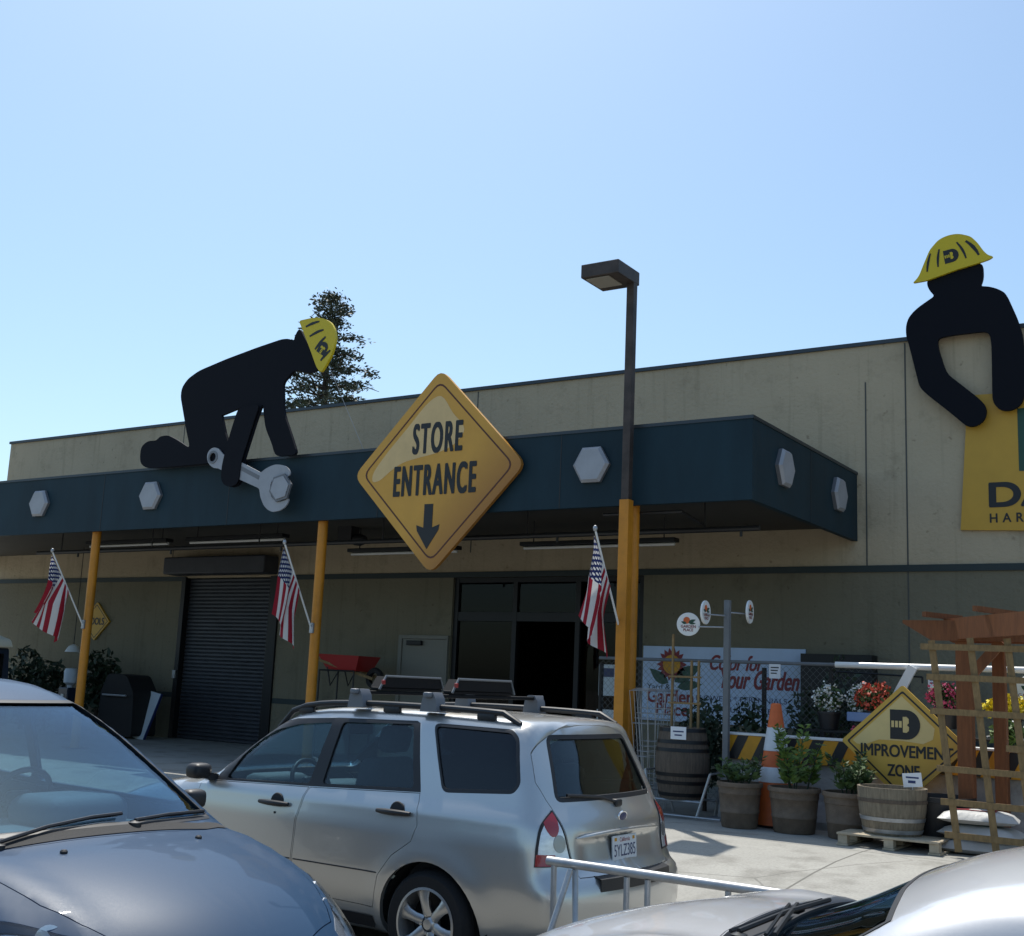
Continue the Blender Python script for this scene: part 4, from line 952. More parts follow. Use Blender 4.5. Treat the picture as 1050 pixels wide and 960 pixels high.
def flowerpot(x, y, label, petals, n, rad=(.24, .17, .17), leafm='leaf', z=1.39, ps=.05):
    t = bush('flowering_plant', label, (x, y, z+.20+rad[2]), rad, 420, .065, leafm, petals, n, ps, 'flowering plants on the bench')
    tub(x, y, z, .13, .2).build('pot', M['plastic'], t, smooth=True, angle=40)
flowerpot(-4.52, 13.72, 'loose white flowers on the bench beside the cone', 'petalwhite', 70, (.17, .12, .15))
flowerpot(-4.16, 13.80, 'white flowers on the bench right below the dark cabinet', 'petalwhite', 60, (.16, .12, .16))
flowerpot(-3.96, 13.66, 'coral red flower mound on the bench behind the leaning diamond\'s upper edge', 'petalred', 120, (.22, .15, .15), z=1.42)
flowerpot(-3.22, 13.72, 'pink flowers on the bench between the white brace and trellis', 'petalpink', 90, (.20, .13, .14), z=1.47)
flowerpot(-2.58, 13.70, 'bright yellow flowers on the bench seen through the trellis\'s right bay', 'petalyellow', 260, (.22, .14, .10), 'leafbright', z=1.42, ps=.06)
flowerpot(-2.05, 13.72, 'bright yellow flowers on the bench right of the trellis', 'petalyellow', 260, (.26, .14, .14), 'leafbright', z=1.36, ps=.06)
bush('green_plant', 'low bright green plant behind the barrier seen through the trellis\'s right bay', (-2.55, 13.50, 1.46), (.20, .08, .14), 260, .09, 'leafbright', 'petalwhite', 8, .04)
bush('flowering_plant', 'low pink flowers behind the barrier at the leaning diamond\'s left edge', (-4.0, 13.53, 1.40), (.20, .07, .09), 200, .07, 'leafdark', 'petalpink', 60, .05)
t = thing('flower_tray', 'pale blue flower tray on the bench under the white flowers', 'tray', (-4.10, 13.52, 1.39))
m = MB(); m.box(-4.25, -3.98, 13.50, 13.58, 1.50, 1.60, .01); m.build('tray', M['trayblue'], t); m = MB(); m.box(-4.2, -4.0, 13.60, 13.64, 1.386, 1.5); m.build('stand', M['frame'], t)
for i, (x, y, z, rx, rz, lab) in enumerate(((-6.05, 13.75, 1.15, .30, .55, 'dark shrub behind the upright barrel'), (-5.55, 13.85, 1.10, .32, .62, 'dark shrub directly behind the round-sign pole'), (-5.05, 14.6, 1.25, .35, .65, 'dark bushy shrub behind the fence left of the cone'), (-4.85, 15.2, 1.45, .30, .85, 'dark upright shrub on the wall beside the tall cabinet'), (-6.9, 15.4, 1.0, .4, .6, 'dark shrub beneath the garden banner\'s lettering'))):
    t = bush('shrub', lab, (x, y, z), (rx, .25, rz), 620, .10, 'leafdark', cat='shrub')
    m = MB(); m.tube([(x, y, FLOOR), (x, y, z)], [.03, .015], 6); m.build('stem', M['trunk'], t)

# ------------------------------------------------------------------ arbor and lattice
ar = thing('cedar_arbor', 'red cedar arbor with angled beam ends towering over the lattice panel', 'arbor', (-2.6, 12.7, FLOOR))
def beam(a, b, h, w_, name, cut=.28):
    a = Vector(a); b = Vector(b); L_ = (b-a).length; ang = math.atan2(b.y-a.y, b.x-a.x)
    m = MB(); m.prism([(cut, -h), (L_-cut, -h), (L_, -.03), (L_, 0), (0, 0), (0, -.03)], -w_/2, w_/2)
    bmesh.ops.transform(m.bm, matrix=Matrix.Translation(a) @ Matrix.Rotation(ang, 4, 'Z'), verts=list(m.bm.verts)); m.build(name, M['cedar'], ar)
for x, y, w_ in ((-2.79, 12.66, .145), (-2.52, 12.95, .12), (-1.35, 12.66, .145), (-1.35, 11.6, .145)):
    m = MB(); m.box(x-w_/2, x+w_/2, y-w_/2, y+w_/2, FLOOR, 2.37, .006); m.build('post', M['cedar'], ar)
beam((-3.36, 12.55, 2.56), (-.7, 12.55, 2.56), .20, .045, 'beam'); beam((-2.98, 12.72, 2.585), (-1.62, 11.10, 2.585), .21, .045, 'beam'); beam((-3.2, 12.78, 2.52), (-.7, 12.78, 2.52), .17, .045, 'beam')
for a, b in (((-3.10, 12.35, 2.61), (-2.88, 12.95, 2.61)), ((-2.52, 11.9, 2.635), (-2.20, 12.95, 2.635)), ((-1.7, 11.9, 2.61), (-1.45, 12.95, 2.61))):
    m = MB(); m.bar(a, b, .045, .05); m.build('rafter', M['cedar'], ar)
m = MB(); m.bar((-2.76, 12.60, 1.98), (-2.42, 12.60, 2.36), .05, .10); m.build('knee_brace', M['cedar'], ar)
lt = thing('lattice_panel', 'weathered wooden lattice panel leaning against the cedar arbor', 'trellis', (-2.5, 11.95, FLOOR))
def PXY(px, py): return ((px-525), (py-480))
LV = [((-2.935, 2.33), (-2.72, .40)), ((-2.58, 2.36), (-2.39, .42)), ((-2.25, 2.36), (-2.07, .42)), ((-1.92, 2.36), (-1.74, .42)), ((-1.59, 2.36), (-1.41, .42))]
LH = [(2.27, -3.03), (1.985, -2.98), (1.665, -2.95), (1.36, -2.28), (1.14, -2.90), (.84, -2.87), (.545, -2.84)]
for (xa, za), (xb, zb) in LV:
    m = MB(); m.bar((xa, 11.95, za), (xb, 11.93, zb), .062, .018, up=(0, 1, 0)); m.build('upright_slat', M['lattice'], lt)
for z_, xa in LH:
    m = MB(); m.bar((xa, 11.925, z_), (-1.25, 11.925, z_-.015), .018, .058); m.build('cross_slat', M['lattice'], lt)
# bags of soil
def bag(x, y, z, rz, label):
    m = MB(); bm = m.bm; nu, nv = 14, 10; top = {}; bot = {}
    for i in range(nu+1):
        for j in range(nv+1):
            u = i/nu*2-1; v = j/nv*2-1; e = (max(0, 1-abs(u)**3.2)*max(0, 1-abs(v)**3.2))**.5
            zt = .085*e*(1+.12*math.sin(u*5+x*9)*math.cos(v*4))
            top[i, j] = bm.verts.new((u*.36, v*.22, zt)); bot[i, j] = bm.verts.new((u*.36, v*.22, -.045*e-.001))
    for i in range(nu):
        for j in range(nv):
            bm.faces.new([top[i, j], top[i+1, j], top[i+1, j+1], top[i, j+1]]); bm.faces.new([bot[i, j], bot[i, j+1], bot[i+1, j+1], bot[i+1, j]])
    bmesh.ops.transform(bm, matrix=Matrix.Translation((x, y, z)) @ Matrix.Rotation(rz, 4, 'Z'), verts=list(bm.verts))
    t = thing('soil_bag', label, 'bag', (x, y, z-.045), group='white bags stacked behind the lattice')
    m.build('sack', M['bag'], t, smooth=True, angle=60)
    m = MB(); m.box(-.20, .16, -.10, .10, .0, .004); bmesh.ops.transform(m.bm, matrix=Matrix.Translation((x, y, z+.083)) @ Matrix.Rotation(rz, 4, 'Z'), verts=list(m.bm.verts)); m.build('print_panel', M['inkgreen' if int(z*10) % 2 else 'inkred'], t)
for k, (x, z, rz, lab) in enumerate(((-2.62, .40, .1, 'lowest white soil bag behind the cedar post'), (-2.60, .535, -.12, 'middle white soil bag behind the cedar post'), (-2.63, .67, .15, 'topmost white soil bag behind the cedar post'), (-1.85, .40, -.1, 'lower white soil bag right of the lattice\'s last visible upright'), (-1.83, .535, .12, 'upper white soil bag right of the lattice\'s last visible upright'))):
    bag(x, 12.72 if k > 2 else 12.38, z, rz, lab)
t = thing('round_sign', 'white round garden sign hanging from the fence rail behind the lattice', 'sign', (-2.42, FY-.08, 1.9))
m = MB(); m.lathe([(0, -.01), (.17, -.01), (.175, 0), (.17, .01), (0, .01)], (-2.42, FY-.09, 1.89), 'y', 28); d = m.build('disc', M['whitepaint'], t)
m = MB(); leaf_shape(m, (-2.42, 1.92), (-2.33, 1.97), .03, FY-.1005); leaf_shape(m, (-2.42, 1.92), (-2.5, 1.96), .03, FY-.1005); m.build('leaf_mark', M['inkgreen'], d)
lettering('GARDEN', d, M['inkred'], (-2.42, 1.86), .22, .04, FY-.1015); lettering('PLACE', d, M['inkred'], (-2.42, 1.80), .15, .04, FY-.1015)
m = MB(); m.tube([(-2.42, FY-.085, 2.065), (-2.42, FY-.01, RZ)], .004, 5); m.build('hook', M['galv'], t)

# ------------------------------------------------------------------ wheelbarrow on a rack by the wall
wx, wy = -14.05, 16.45
t = thing('wheelbarrow', 'red wheelbarrow shown on a black rack by the store wall', 'wheelbarrow', (wx, wy, 1.6))
m = MB(); bm = m.bm
rim = [(-.46, -.30, 2.12), (.48, -.30, 2.10), (.48, .30, 2.10), (-.46, .30, 2.12)]; low = [(-.30, -.22, 1.86), (.36, -.22, 1.84), (.36, .22, 1.84), (-.30, .22, 1.86)]
sh = lambda P: [(p[0]+wx, p[1]+wy, p[2]) for p in P]
a = [bm.verts.new(p) for p in sh(rim)]; b = [bm.verts.new(p) for p in sh(low)]
a2 = [bm.verts.new((p[0]*.94+wx, p[1]*.92+wy, p[2]+.002)) for p in rim]; b2 = [bm.verts.new((p[0]*.9+wx, p[1]*.9+wy, p[2]+.03)) for p in low]
for k in range(4):
    l = (k+1) % 4
    bm.faces.new([a[k], a[l], b[l], b[k]]); bm.faces.new([a2[l], a2[k], b2[k], b2[l]]); bm.faces.new([a[l], a[k], a2[k], a2[l]])
bm.faces.new(b); bm.faces.new(b2[::-1])
m.build('tray', M['red'], t, norm=True)
for s_ in (-1, 1):
    m = MB(); m.bar((wx-.62, wy+s_*.30, 2.06), (wx+.66, wy+s_*.10, 1.72), .04, .045); m.build('handle', M['lattice'], t)
    m = MB(); m.tube([(wx-.30, wy+s_*.22, 1.95), (wx-.18, wy+s_*.24, 1.58), (wx-.02, wy+s_*.22, 1.84)], .014, 6); m.build('leg', M['steel_dark'], t)
m = MB(); m.lathe([(.10, -.04), (.17, -.045), (.19, 0), (.17, .045), (.10, .04)], (wx+.62, wy, 1.73), 'y', 22, True); wl = m.build('wheel', M['rubber'], t, smooth=True)
t = thing('display_rack', 'black tubular rack holding up the red wheelbarrow', 'rack', (wx, wy, FLOOR))
for x, y in ((wx-.44, wy-.25), (wx-.44, wy+.25), (wx+.35, wy-.25), (wx+.35, wy+.25)):
    m = MB(); m.tube([(x, y, FLOOR), (x, y, 1.83)], .016, 6); m.build('leg', M['steel_dark'], t)
m = MB(); m.tube([(wx-.44, wy-.25, 1.84), (wx+.35, wy-.25, 1.84)], .016, 6); m.tube([(wx-.44, wy+.25, 1.84), (wx+.35, wy+.25, 1.84)], .016, 6); m.build('top_bar', M['steel_dark'], t)

# ------------------------------------------------------------------ things along the left wall
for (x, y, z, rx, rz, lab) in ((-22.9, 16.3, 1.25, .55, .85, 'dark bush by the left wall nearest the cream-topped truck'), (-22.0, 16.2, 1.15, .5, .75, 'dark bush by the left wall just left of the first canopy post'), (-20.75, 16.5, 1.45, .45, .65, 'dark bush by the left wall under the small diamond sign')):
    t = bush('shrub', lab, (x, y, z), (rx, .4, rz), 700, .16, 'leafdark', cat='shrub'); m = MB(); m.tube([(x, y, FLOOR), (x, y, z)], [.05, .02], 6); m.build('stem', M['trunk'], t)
t = thing('covered_grill', 'black covered barbecue grill by the wall left of the roller door', 'grill', (-19.7, 16.45, FLOOR))
m = MB(); m.prism(round_poly([(-20.25, FLOOR+.05), (-19.2, FLOOR+.05), (-19.25, 1.25), (-19.5, 1.58), (-20.05, 1.60), (-20.22, 1.25)][::-1], .09), 16.15, 16.75); m.build('cover', M['rubber'], t)
m = MB(); m.tube([(-20.1, 16.1, 1.18), (-19.4, 16.1, 1.18)], .02, 6); m.build('handle', M['galv'], t)
t = thing('leaning_panel', 'white framed panel leaning between the covered grill and roller door', 'panel', (-19.3, 16.6, FLOOR))
mm = Matrix.Translation((-19.28, 16.4, FLOOR)) @ Matrix.Rotation(R(-14), 4, 'X') @ Matrix.Rotation(R(9), 4, 'Y')
m = MB(); m.box(-.16, .16, -.02, .02, 0.0, .95, .004, mm); m.build('board', M['white'], t); m = MB(); m.box(.161, .185, -.022, .022, 0., .955, 0, mm); m.box(-.185, -.161, -.022, .022, 0., .955, 0, mm); m.build('edge_strip', M['plateblue'], t)
t = thing('water_cooler', 'small pale water cooler standing right behind the first canopy post', 'cooler', (-20.95, 15.9, FLOOR))
m = MB(); m.box(-21.1, -20.8, 15.8, 16.1, FLOOR, 1.28, .02); m.build('cabinet', M['darkblue'], t); m = MB(); m.lathe([(.05, 0), (.06, .05), (.13, .10), (.135, .33), (.11, .38), (0, .39)], (-20.95, 15.95, 1.28), 'z', 18); m.build('bottle', M['white'], t, smooth=True)
m = MB(); m.box(-20.99, -20.91, 15.785, 15.799, .95, 1.15); m.build('tap_panel', M['whitepaint'], t)
t = thing('hanging_lamp_shade', 'small white dome shade hanging below the small diamond sign', 'lamp', (-21.3, 16.2, 2.0))
m = MB(); m.lathe([(.02, .16), (.10, .12), (.17, 0), (.16, 0), (.09, .10)], (-21.55, 16.4, 2.0), 'z', 20); m.build('shade', M['whitepaint'], t, smooth=True); m = MB(); m.tube([(-21.55, 16.4, 2.15), (-21.55, 16.4, 4.2)], .008, 5); m.build('cord', M['steel_dark'], t)

# tubular cart rail beside the cars
ry = 5.80
t = thing('cart_rail', 'grey tubular cart rail standing behind the silver wagon\'s bumper', 'rail', (-2.6, ry, 0))
m = MB(); m.tube([(-3.46, ry, .818), (-1.9, ry, .808)], .024, 14); m.build('top_tube', M['galv'], t, smooth=True)
m = MB(); m.tube([(-1.95, ry, .55), (-2.98, ry, .55)], .016, 10); m.build('mid_tube', M['galv'], t, smooth=True)
for a, b in (((-3.30, ry+.02, .79), (-3.13, ry-.22, .0)), ((-3.30, ry-.03, .79), (-3.40, ry-.36, .0)), ((-3.42, ry, .80), (-3.42, ry+.02, .0)), ((-2.42, ry, .79), (-2.42, ry, .0)), ((-2.31, ry, .79), (-2.31, ry, .0)), ((-2.86, ry+.0, .79), (-2.86, ry, .0)), ((-2.98, ry+.0, .79), (-2.98, ry, .0)), ((-1.95, ry, .80), (-1.95, ry, 0))):
    m = MB(); m.tube([a, b], .016, 10); m.build('upright', M['galv'], t, smooth=True)

# conifer behind the roof
def conifer(bx, by, z0, zt, label):
    t = thing('conifer_tree', label, 'tree', (bx, by, 0))
    m = MB(); m.tube([(bx, by, -.2), (bx+.1, by, 6), (bx-.1, by, zt-1)], [.42, .28, .05], 10); m.build('trunk', M['trunk'], t, smooth=True)
    br = MB(); lf = MB()
    n = 92
    for k in range(n):
        f = (k+.5)/n; z = z0+(zt-z0)*f; a = k*2.39996+rng.normal()*.2
        prof = np.interp(f, [0, .25, .45, .6, .72, .80, .86, .95, 1], [2.5, 2.6, 2.4, 2.2, 1.9, 1.0, .95, .9, .35])
        ln = prof*(.40+.75*rng.random()+(.40 if rng.random() < .12 else 0))
        d = Vector((math.cos(a), math.sin(a), .10+.15*f)); p0 = Vector((bx, by, z)); p1 = p0+d*ln*.6; p2 = p0+Vector((d.x, d.y, -.02))*ln
        br.tube([p0, p1, p2], [.045, .03, .01], 5, False)
        cl = [.25+.75*rng.random() for _ in range(5)]
        for q in range(int(46+62*prof)):
            s_ = min(1.02, max(.12, cl[q % 5]+rng.normal()*.07)); c = (p0.lerp(p1, s_/.6) if s_ < .6 else p1.lerp(p2, (s_-.6)/.4))
            w_ = .24*(1.15-.5*s_)
            c = np.array(c)+rng.normal(size=3)*np.array([w_, w_, w_*.5])
            lf.leaf(c, .11+.12*rng.random(), (d.x, d.y, .2), .42)
    br.build('branches', M['trunk'], t); lf.build('crown', M['conifer'], t)
conifer(-31.1, 34.0, 8.2, 16.5, 'tall dark conifer rising behind the store roof')

# dark truck with a cream top at the far left
vx, vy = -19.35, 12.6
t = thing('parked_truck', 'dark parked truck with cream hardtop at the far left of the forecourt', 'truck', (vx-2.3, vy, FLOOR))
m = MB(); m.prism(round_poly([(vx-4.5, .68), (vx, .68), (vx-.02, 1.2), (vx-.12, 1.98), (vx-2.6, 1.98), (vx-3.0, 1.35), (vx-4.45, 1.28)][::-1], .06), vy-.85, vy+.85); m.build('body', M['darkblue'], t, smooth=True, angle=30)
m = MB(); m.prism(round_poly([(vx-2.7, 1.985), (vx-.02, 1.985), (vx-.10, 2.13), (vx-.5, 2.22), (vx-2.4, 2.22)][::-1], .06), vy-.86, vy+.86); m.build('hardtop', M['cream'], t, smooth=True, angle=40)
for x0, x1 in ((vx-1.0, vx-.22), (vx-2.3, vx-1.1)):
    m = MB(); m.box(x0, x1, vy-.862, vy-.852, 1.42, 1.90, .004); m.build('window', M['privacy'], t)
m = MB(); m.box(vx-.055, vx-.03, vy-.7, vy+.7, 1.42, 1.88); m.build('rear_window', M['privacy'], t)
m = MB(); m.box(vx-.42, vx-.20, vy-.875, vy-.852, 1.28, 1.34, .004); m.build('handle', M['chrome'], t)
m = MB(); m.box(vx-.05, vx+.14, vy-.8, vy+.8, .62, .78, .02); m.build('bumper', M['chrome'], t)
for x in (vx-.8, vx-3.7):
    for y in (vy-.72, vy+.72):
        m = MB(); m.lathe([(.18, -.11), (.33, -.12), (.37, -.07), (.37, .07), (.33, .12), (.18, .11)], (x, y, FLOOR+.37), 'y', 26, True); tw = m.build('tyre', M['rubber'], t, smooth=True)
        m = MB(); m.lathe([(0, -.06), (.18, -.05), (.185, 0), (.18, .05), (0, .06)], (x, y, FLOOR+.37), 'y', 20); m.build('rim', M['alloy'], tw, smooth=True)
# ------------------------------------------------------------------ cars: one smooth closed skin, cut into panels
def sdf_poly(P):
    P = np.array(P, float); A = P; B = np.roll(P, -1, 0); E = B-A; EE = (E*E).sum(1)+1e-12
    def f(x, z):
        out = np.empty(len(x))
        for s in range(0, len(x), 4000):
            X = x[s:s+4000, None]; Z = z[s:s+4000, None]
            wx = X-A[:, 0]; wz = Z-A[:, 1]; t = np.clip((wx*E[:, 0]+wz*E[:, 1])/EE, 0, 1)
            d = np.sqrt(((wx-t*E[:, 0])**2+(wz-t*E[:, 1])**2).min(1))
            c = ((A[:, 1] > Z) != (B[:, 1] > Z)) & (X < E[:, 0]*(Z-A[:, 1])/np.where(np.abs(E[:, 1]) < 1e-12, 1e-12, E[:, 1])+A[:, 0])
            out[s:s+4000] = np.where(c.sum(1) % 2 == 1, -d, d)
        return out
    return f
def smax(a, b, k): return np.maximum(a, b)+np.maximum(k-np.abs(a-b), 0)**2/(4*k)
class Car:
    def __init__(s, side, width, L, bow_f, bow_r, crown, k, spine, arches, extra=None):
        s.P = spline(side, 4); s.sd = sdf_poly(s.P); s.W = width; s.L = L; s.bf = bow_f; s.br = bow_r; s.cr = crown; s.k = k; s.sp = spine; s.ar = arches; s.extra = extra
    def f(s, p):
        x, y, z = p[:, 0], p[:, 1], p[:, 2]; ay = np.abs(y)
        W = s.W(x, z)
        for cx, cz, r, fl in s.ar:
            d = np.hypot(x-cx, z-cz); W = W+fl*np.exp(-((d-r)/.09)**2)*(d > r*.2)
        q = np.clip(ay/.85, 0, 1.2)**2.4
        fr = np.clip((x-s.L*.45)/(s.L*.5), 0, 1); rr = np.clip((s.L*.35-x)/(s.L*.35), 0, 1)
        xx = x+s.bf*q*fr-s.br*q*rr
        zz = z+s.cr(x)*np.clip(ay/.8, 0, 1.2)**2
        if s.extra is not None: zz = zz+s.extra(x, ay, z)
        if s.dent is not None: xx = xx-s.dent(x, ay, z)
        return smax(s.sd(xx, zz), ay-W, s.k(x, z))
    _c = None; dent = None
    def skin(s, offs, nm=84, nt=116, ncap=34):
        xs0, xs1, zs = s.sp; O, D = [], []
        th = 2*np.pi*np.arange(nt)/nt
        def ring(x, ph, sg):
            for t in th:
                O.append((x, 0, zs)); D.append((sg*math.cos(ph), math.sin(ph)*math.sin(t), math.sin(ph)*math.cos(t)))
        for i in range(1, ncap+1): ring(xs0, (math.pi/2)*i/(ncap+1), -1)
        for i in range(nm+1): ring(xs0+(xs1-xs0)*i/nm, math.pi/2, 1)
        for i in range(ncap, 0, -1): ring(xs1, (math.pi/2)*i/(ncap+1), 1)
        O.append((xs0, 0, zs)); D.append((-1, 0, 0)); O.append((xs1, 0, zs)); D.append((1, 0, 0))
        O = np.array(O, float); D = np.array(D, float); nr = 2*ncap+nm+1
        res = []
        if s._c is None:
            ts = np.linspace(.15, 2.1, 20); lo = np.zeros(len(O)); hi = np.full(len(O), np.nan)
            for t in ts:
                v = s.f(O+D*t); m_ = np.isnan(hi); hi[m_ & (v > 0)] = t; lo[m_ & (v <= 0)] = t
            hi = np.where(np.isnan(hi), 2.1, hi)
            for _ in range(12):
                mid = (lo+hi)/2; v = s.f(O+D*mid[:, None]); lo = np.where(v > 0, lo, mid); hi = np.where(v > 0, mid, hi)
            T0 = (lo+hi)/2; h = .012
            g = (s.f(O+D*(T0+h)[:, None])-s.f(O+D*(T0-h)[:, None]))/(2*h)
            s._c = (T0, np.clip(g, .25, 1.5))
        T0, g = s._c
        for off in offs:
            T = T0+off/g
            if abs(off) > .02:
                for _ in range(2): T = T-np.clip((s.f(O+D*T[:, None])-off)/g, -.05, .05)
            res.append(O+D*T[:, None])
        F = []
        for i in range(nr-1):
            for k in range(nt):
                a = i*nt+k; b = i*nt+(k+1) % nt; F.append((a, b, b+nt, a+nt))
        e0 = nr*nt; e1 = e0+1
        for k in range(nt):
            F.append((e0, (k+1) % nt, k)); a = (nr-1)*nt
            F.append((e1, a+k, a+(k+1) % nt))
        return res, F
    def shell(s, o1, o2):
        (A, B), F = s.skin([o1, o2]); n = len(A)
        me = bpy.data.meshes.new('shell')
        fc = [f[::-1] for f in F]+[tuple(i+n for i in f) for f in F]
        me.from_pydata(np.vstack([A, B]).tolist(), [], fc)
        me.polygons.foreach_set('material_index', [0]*len(F)+[1]*len(F))
        me.update(); return me
def tmp_obj(me):
    o = bpy.data.objects.new('tmp', me); COL.objects.link(o); return o
def mesh_vol(me):
    b = bmesh.new(); b.from_mesh(me); v = b.calc_volume(signed=True); b.free(); return v
def bool1(me, cut, op, k):
    c = cut.copy()
    if k:      # nudge the cutter by a fraction of a millimetre when the solver meets a degenerate contact
        c.transform(Matrix.Translation((.00037*k, .00029*k*(-1)**k, .00043*k)) @ Matrix.Rotation(.0004*k, 4, 'Y') @ Matrix.Rotation(.0003*k, 4, 'Z'))
    o = tmp_obj(me); q = tmp_obj(c); md = o.modifiers.new('b', 'BOOLEAN'); md.operation = op; md.object = q; md.solver = 'EXACT'
    if k > 3: md.use_self = True
    dg = bpy.context.evaluated_depsgraph_get(); r = bpy.data.meshes.new_from_object(o.evaluated_get(dg))
    bpy.data.objects.remove(o); bpy.data.objects.remove(q); return r
def boolean(me, cutters, ops):
    """me: mesh; cutters: meshes; ops: DIFFERENCE / INTERSECT, applied one after the other and checked by volume"""
    v0 = mesh_vol(me); low = .5 if ops[0] == 'DIFFERENCE' else .02
    for c, op in zip(cutters, ops):
        for k in range(6):
            r = bool1(me, c, op, k); v = mesh_vol(r)
            ok = (v0*low < v <= v0*1.0005) if op == 'DIFFERENCE' else (len(r.polygons) > 3 and 0 < v < v0*.75)
            if ok: break
        if not ok: print('BOOLEAN FAILED', op, round(v0, 4), round(v, 4))
        me, v0 = r, v
    return me
def cutmesh(polys):
    m = MB()
    for poly, a, b, ax in polys: m.prism(poly, a, b, ax)
    me = bpy.data.meshes.new('cut'); m.bm.to_mesh(me); m.bm.free(); return me
def inset(poly, d):
    P = [Vector(p) for p in poly]; N = len(P)
    area = sum(P[i].x*P[(i+1) % N].y-P[(i+1) % N].x*P[i].y for i in range(N)); sg = 1 if area > 0 else -1
    out = []
    for i in range(N):
        a = (P[i]-P[i-1]); b = (P[(i+1) % N]-P[i])
        if a.length < 1e-9 or b.length < 1e-9: out.append(tuple(P[i])); continue
        a.normalize(); b.normalize(); na = Vector((-a.y, a.x))*sg; nb = Vector((-b.y, b.x))*sg
        n = na+nb; l = n.length
        if l < 1e-6: out.append(tuple(P[i]+na*d)); continue
        n.normalize(); out.append(tuple(P[i]+n*(d/max(.35, n.dot(na)))))
    return out
def keep_side(me, sgn):
    """the islands of a mesh lying on one side (y*sgn > 0)"""
    bm = bmesh.new(); bm.from_mesh(me); bmesh.ops.delete(bm, geom=[v for v in bm.verts if v.co.y*sgn <= 0], context='VERTS')
    r = bpy.data.meshes.new('p'); bm.to_mesh(r); bm.free(); return r
def crop(me, box):
    """a light copy of the closed skin near a box is not closed, so crop only for speed is not done"""
    return me.copy()
def panel(car, name, me, material, parent, inner=None, smooth=True, angle=32):
    mats = [material, inner or (material if 'glass' in material.name or 'lens' in material.name else M['cabin'])]
    while len(me.materials): me.materials.pop()
    return link(name, me, mats, parent, world=False, smooth=smooth, angle=angle)
def wheel(parent, c, R_, w_, rim, spokes, out):
    """wheel with its axle along y; out is the sign of the outer face"""
    t = thing('wheel', None, None, c); t.parent = parent
    m = MB(); p = [(rim, -w_/2), (R_-.035, -w_/2-.004), (R_-.006, -w_/2+.025), (R_, -w_*.22), (R_-.004, -w_*.21), (R_-.004, -w_*.17), (R_, -w_*.16), (R_, -.01), (R_-.004, -.008), (R_-.004, .008), (R_, .01), (R_, w_*.16), (R_-.004, w_*.17), (R_-.004, w_*.21), (R_, w_*.22), (R_-.006, w_/2-.025), (R_-.035, w_/2+.004), (rim, w_/2)]
    m.lathe(p, (0, 0, 0), 'y', 56, True); m.build('tyre', M['rubber'], t, world=False, smooth=True, angle=40)
    m = MB(); m.lathe([(rim+.004, -w_/2-.003), (rim-.012, -w_/2-.006), (rim-.022, -w_*.3), (rim-.04, 0), (rim-.022, w_*.3), (rim-.012, w_/2+.006), (rim+.004, w_/2+.003)], (0, 0, 0), 'y', 48, caps=False)
    rm = m.build('rim', M['alloy'], t, world=False, smooth=True, angle=40)
    m = MB(); yo = out*w_*.36; yi = out*w_*.05
    for k in range(spokes):
        a = 2*math.pi*k/spokes+.3; ca, sa = math.cos(a), math.sin(a)
        def P(r, q, y): return (r*ca-q*sa, y, r*sa+q*ca)
        rr = [(.045, .034, yo*.80), (.10, .030, yo*1.0), (.15, .034, yo*1.05), (rim-.016, .052, yo*.98)]
        rings = [[m.bm.verts.new(P(r, -q, y)), m.bm.verts.new(P(r, -q*.45, y+out*.012)), m.bm.verts.new(P(r, q*.45, y+out*.012)), m.bm.verts.new(P(r, q, y)), m.bm.verts.new(P(r, q*.7, y-out*.03)), m.bm.verts.new(P(r, -q*.7, y-out*.03))] for r, q, y in rr]
        for i in range(len(rings)-1):
            for j in range(6): m._f([rings[i][j], rings[i][(j+1) % 6], rings[i+1][(j+1) % 6], rings[i+1][j]])
    m.build('spokes', M['alloy'], t, world=False, smooth=True, angle=50, norm=True)
    m = MB(); m.lathe([(0, out*w_*.40), (.030, out*w_*.39), (.036, out*w_*.34), (.05, out*w_*.30), (.06, out*w_*.10)] , (0, 0, 0), 'y', 24)
    for k in range(5): m.lathe([(0, out*w_*.37), (.011, out*w_*.36), (.012, out*w_*.2)], (.055*math.cos(R(72*k)), 0, .055*math.sin(R(72*k))), 'y', 8)
    m.build('hub_cap', M['alloy'], t, world=False, smooth=True, angle=40)
    m = MB(); m.lathe([(rim-.03, -out*w_*.1), (rim-.03, -out*w_*.14), (0, -out*w_*.14), (0, -out*w_*.1)], (0, 0, 0), 'y', 32); m.build('brake_disc', M['frame'], t, world=False)
    return t
def seats(parent, rows, zf, hw, rz=.55):
    for x, ys in rows:
        for y in ys:
            m = MB(); m.box(x-.02, x+.50, y-.25, y+.25, zf+.12, zf+.30, .06)
            mm = Matrix.Translation((x, y, zf+.28)) @ Matrix.Rotation(R(-14), 4, 'Y'); m.box(-.09, .07, -.25, .25, 0, rz, .06, mm); m.box(-.06, .05, -.13, .13, rz+.04, rz+.22, .04, mm)
            m.build('seat', M['seat'], parent, world=False, smooth=True, angle=50)
def steering(parent, c, r, tilt, m_=None):
    mm = Matrix.Translation(c) @ Matrix.Rotation(R(tilt), 4, 'Y')
    m = MB(); ring = [(0, r*math.cos(R(15*k)), r*math.sin(R(15*k))) for k in range(25)]; m.tube(ring, .016, 8, False)
    m.box(-.03, .02, -.075, .075, -.06, .06, .02)
    for a in (0, 180, 270): m.bar((0, 0, 0), (0, r*math.cos(R(a)), r*math.sin(R(a))), .04, .014)
    m.tube([(0, 0, 0), (.35, 0, 0)], .03, 8)
    bmesh.ops.transform(m.bm, matrix=mm, verts=list(m.bm.verts)); m.build('steering_wheel', m_ or M['plastic'], parent, world=False, smooth=True, angle=50)

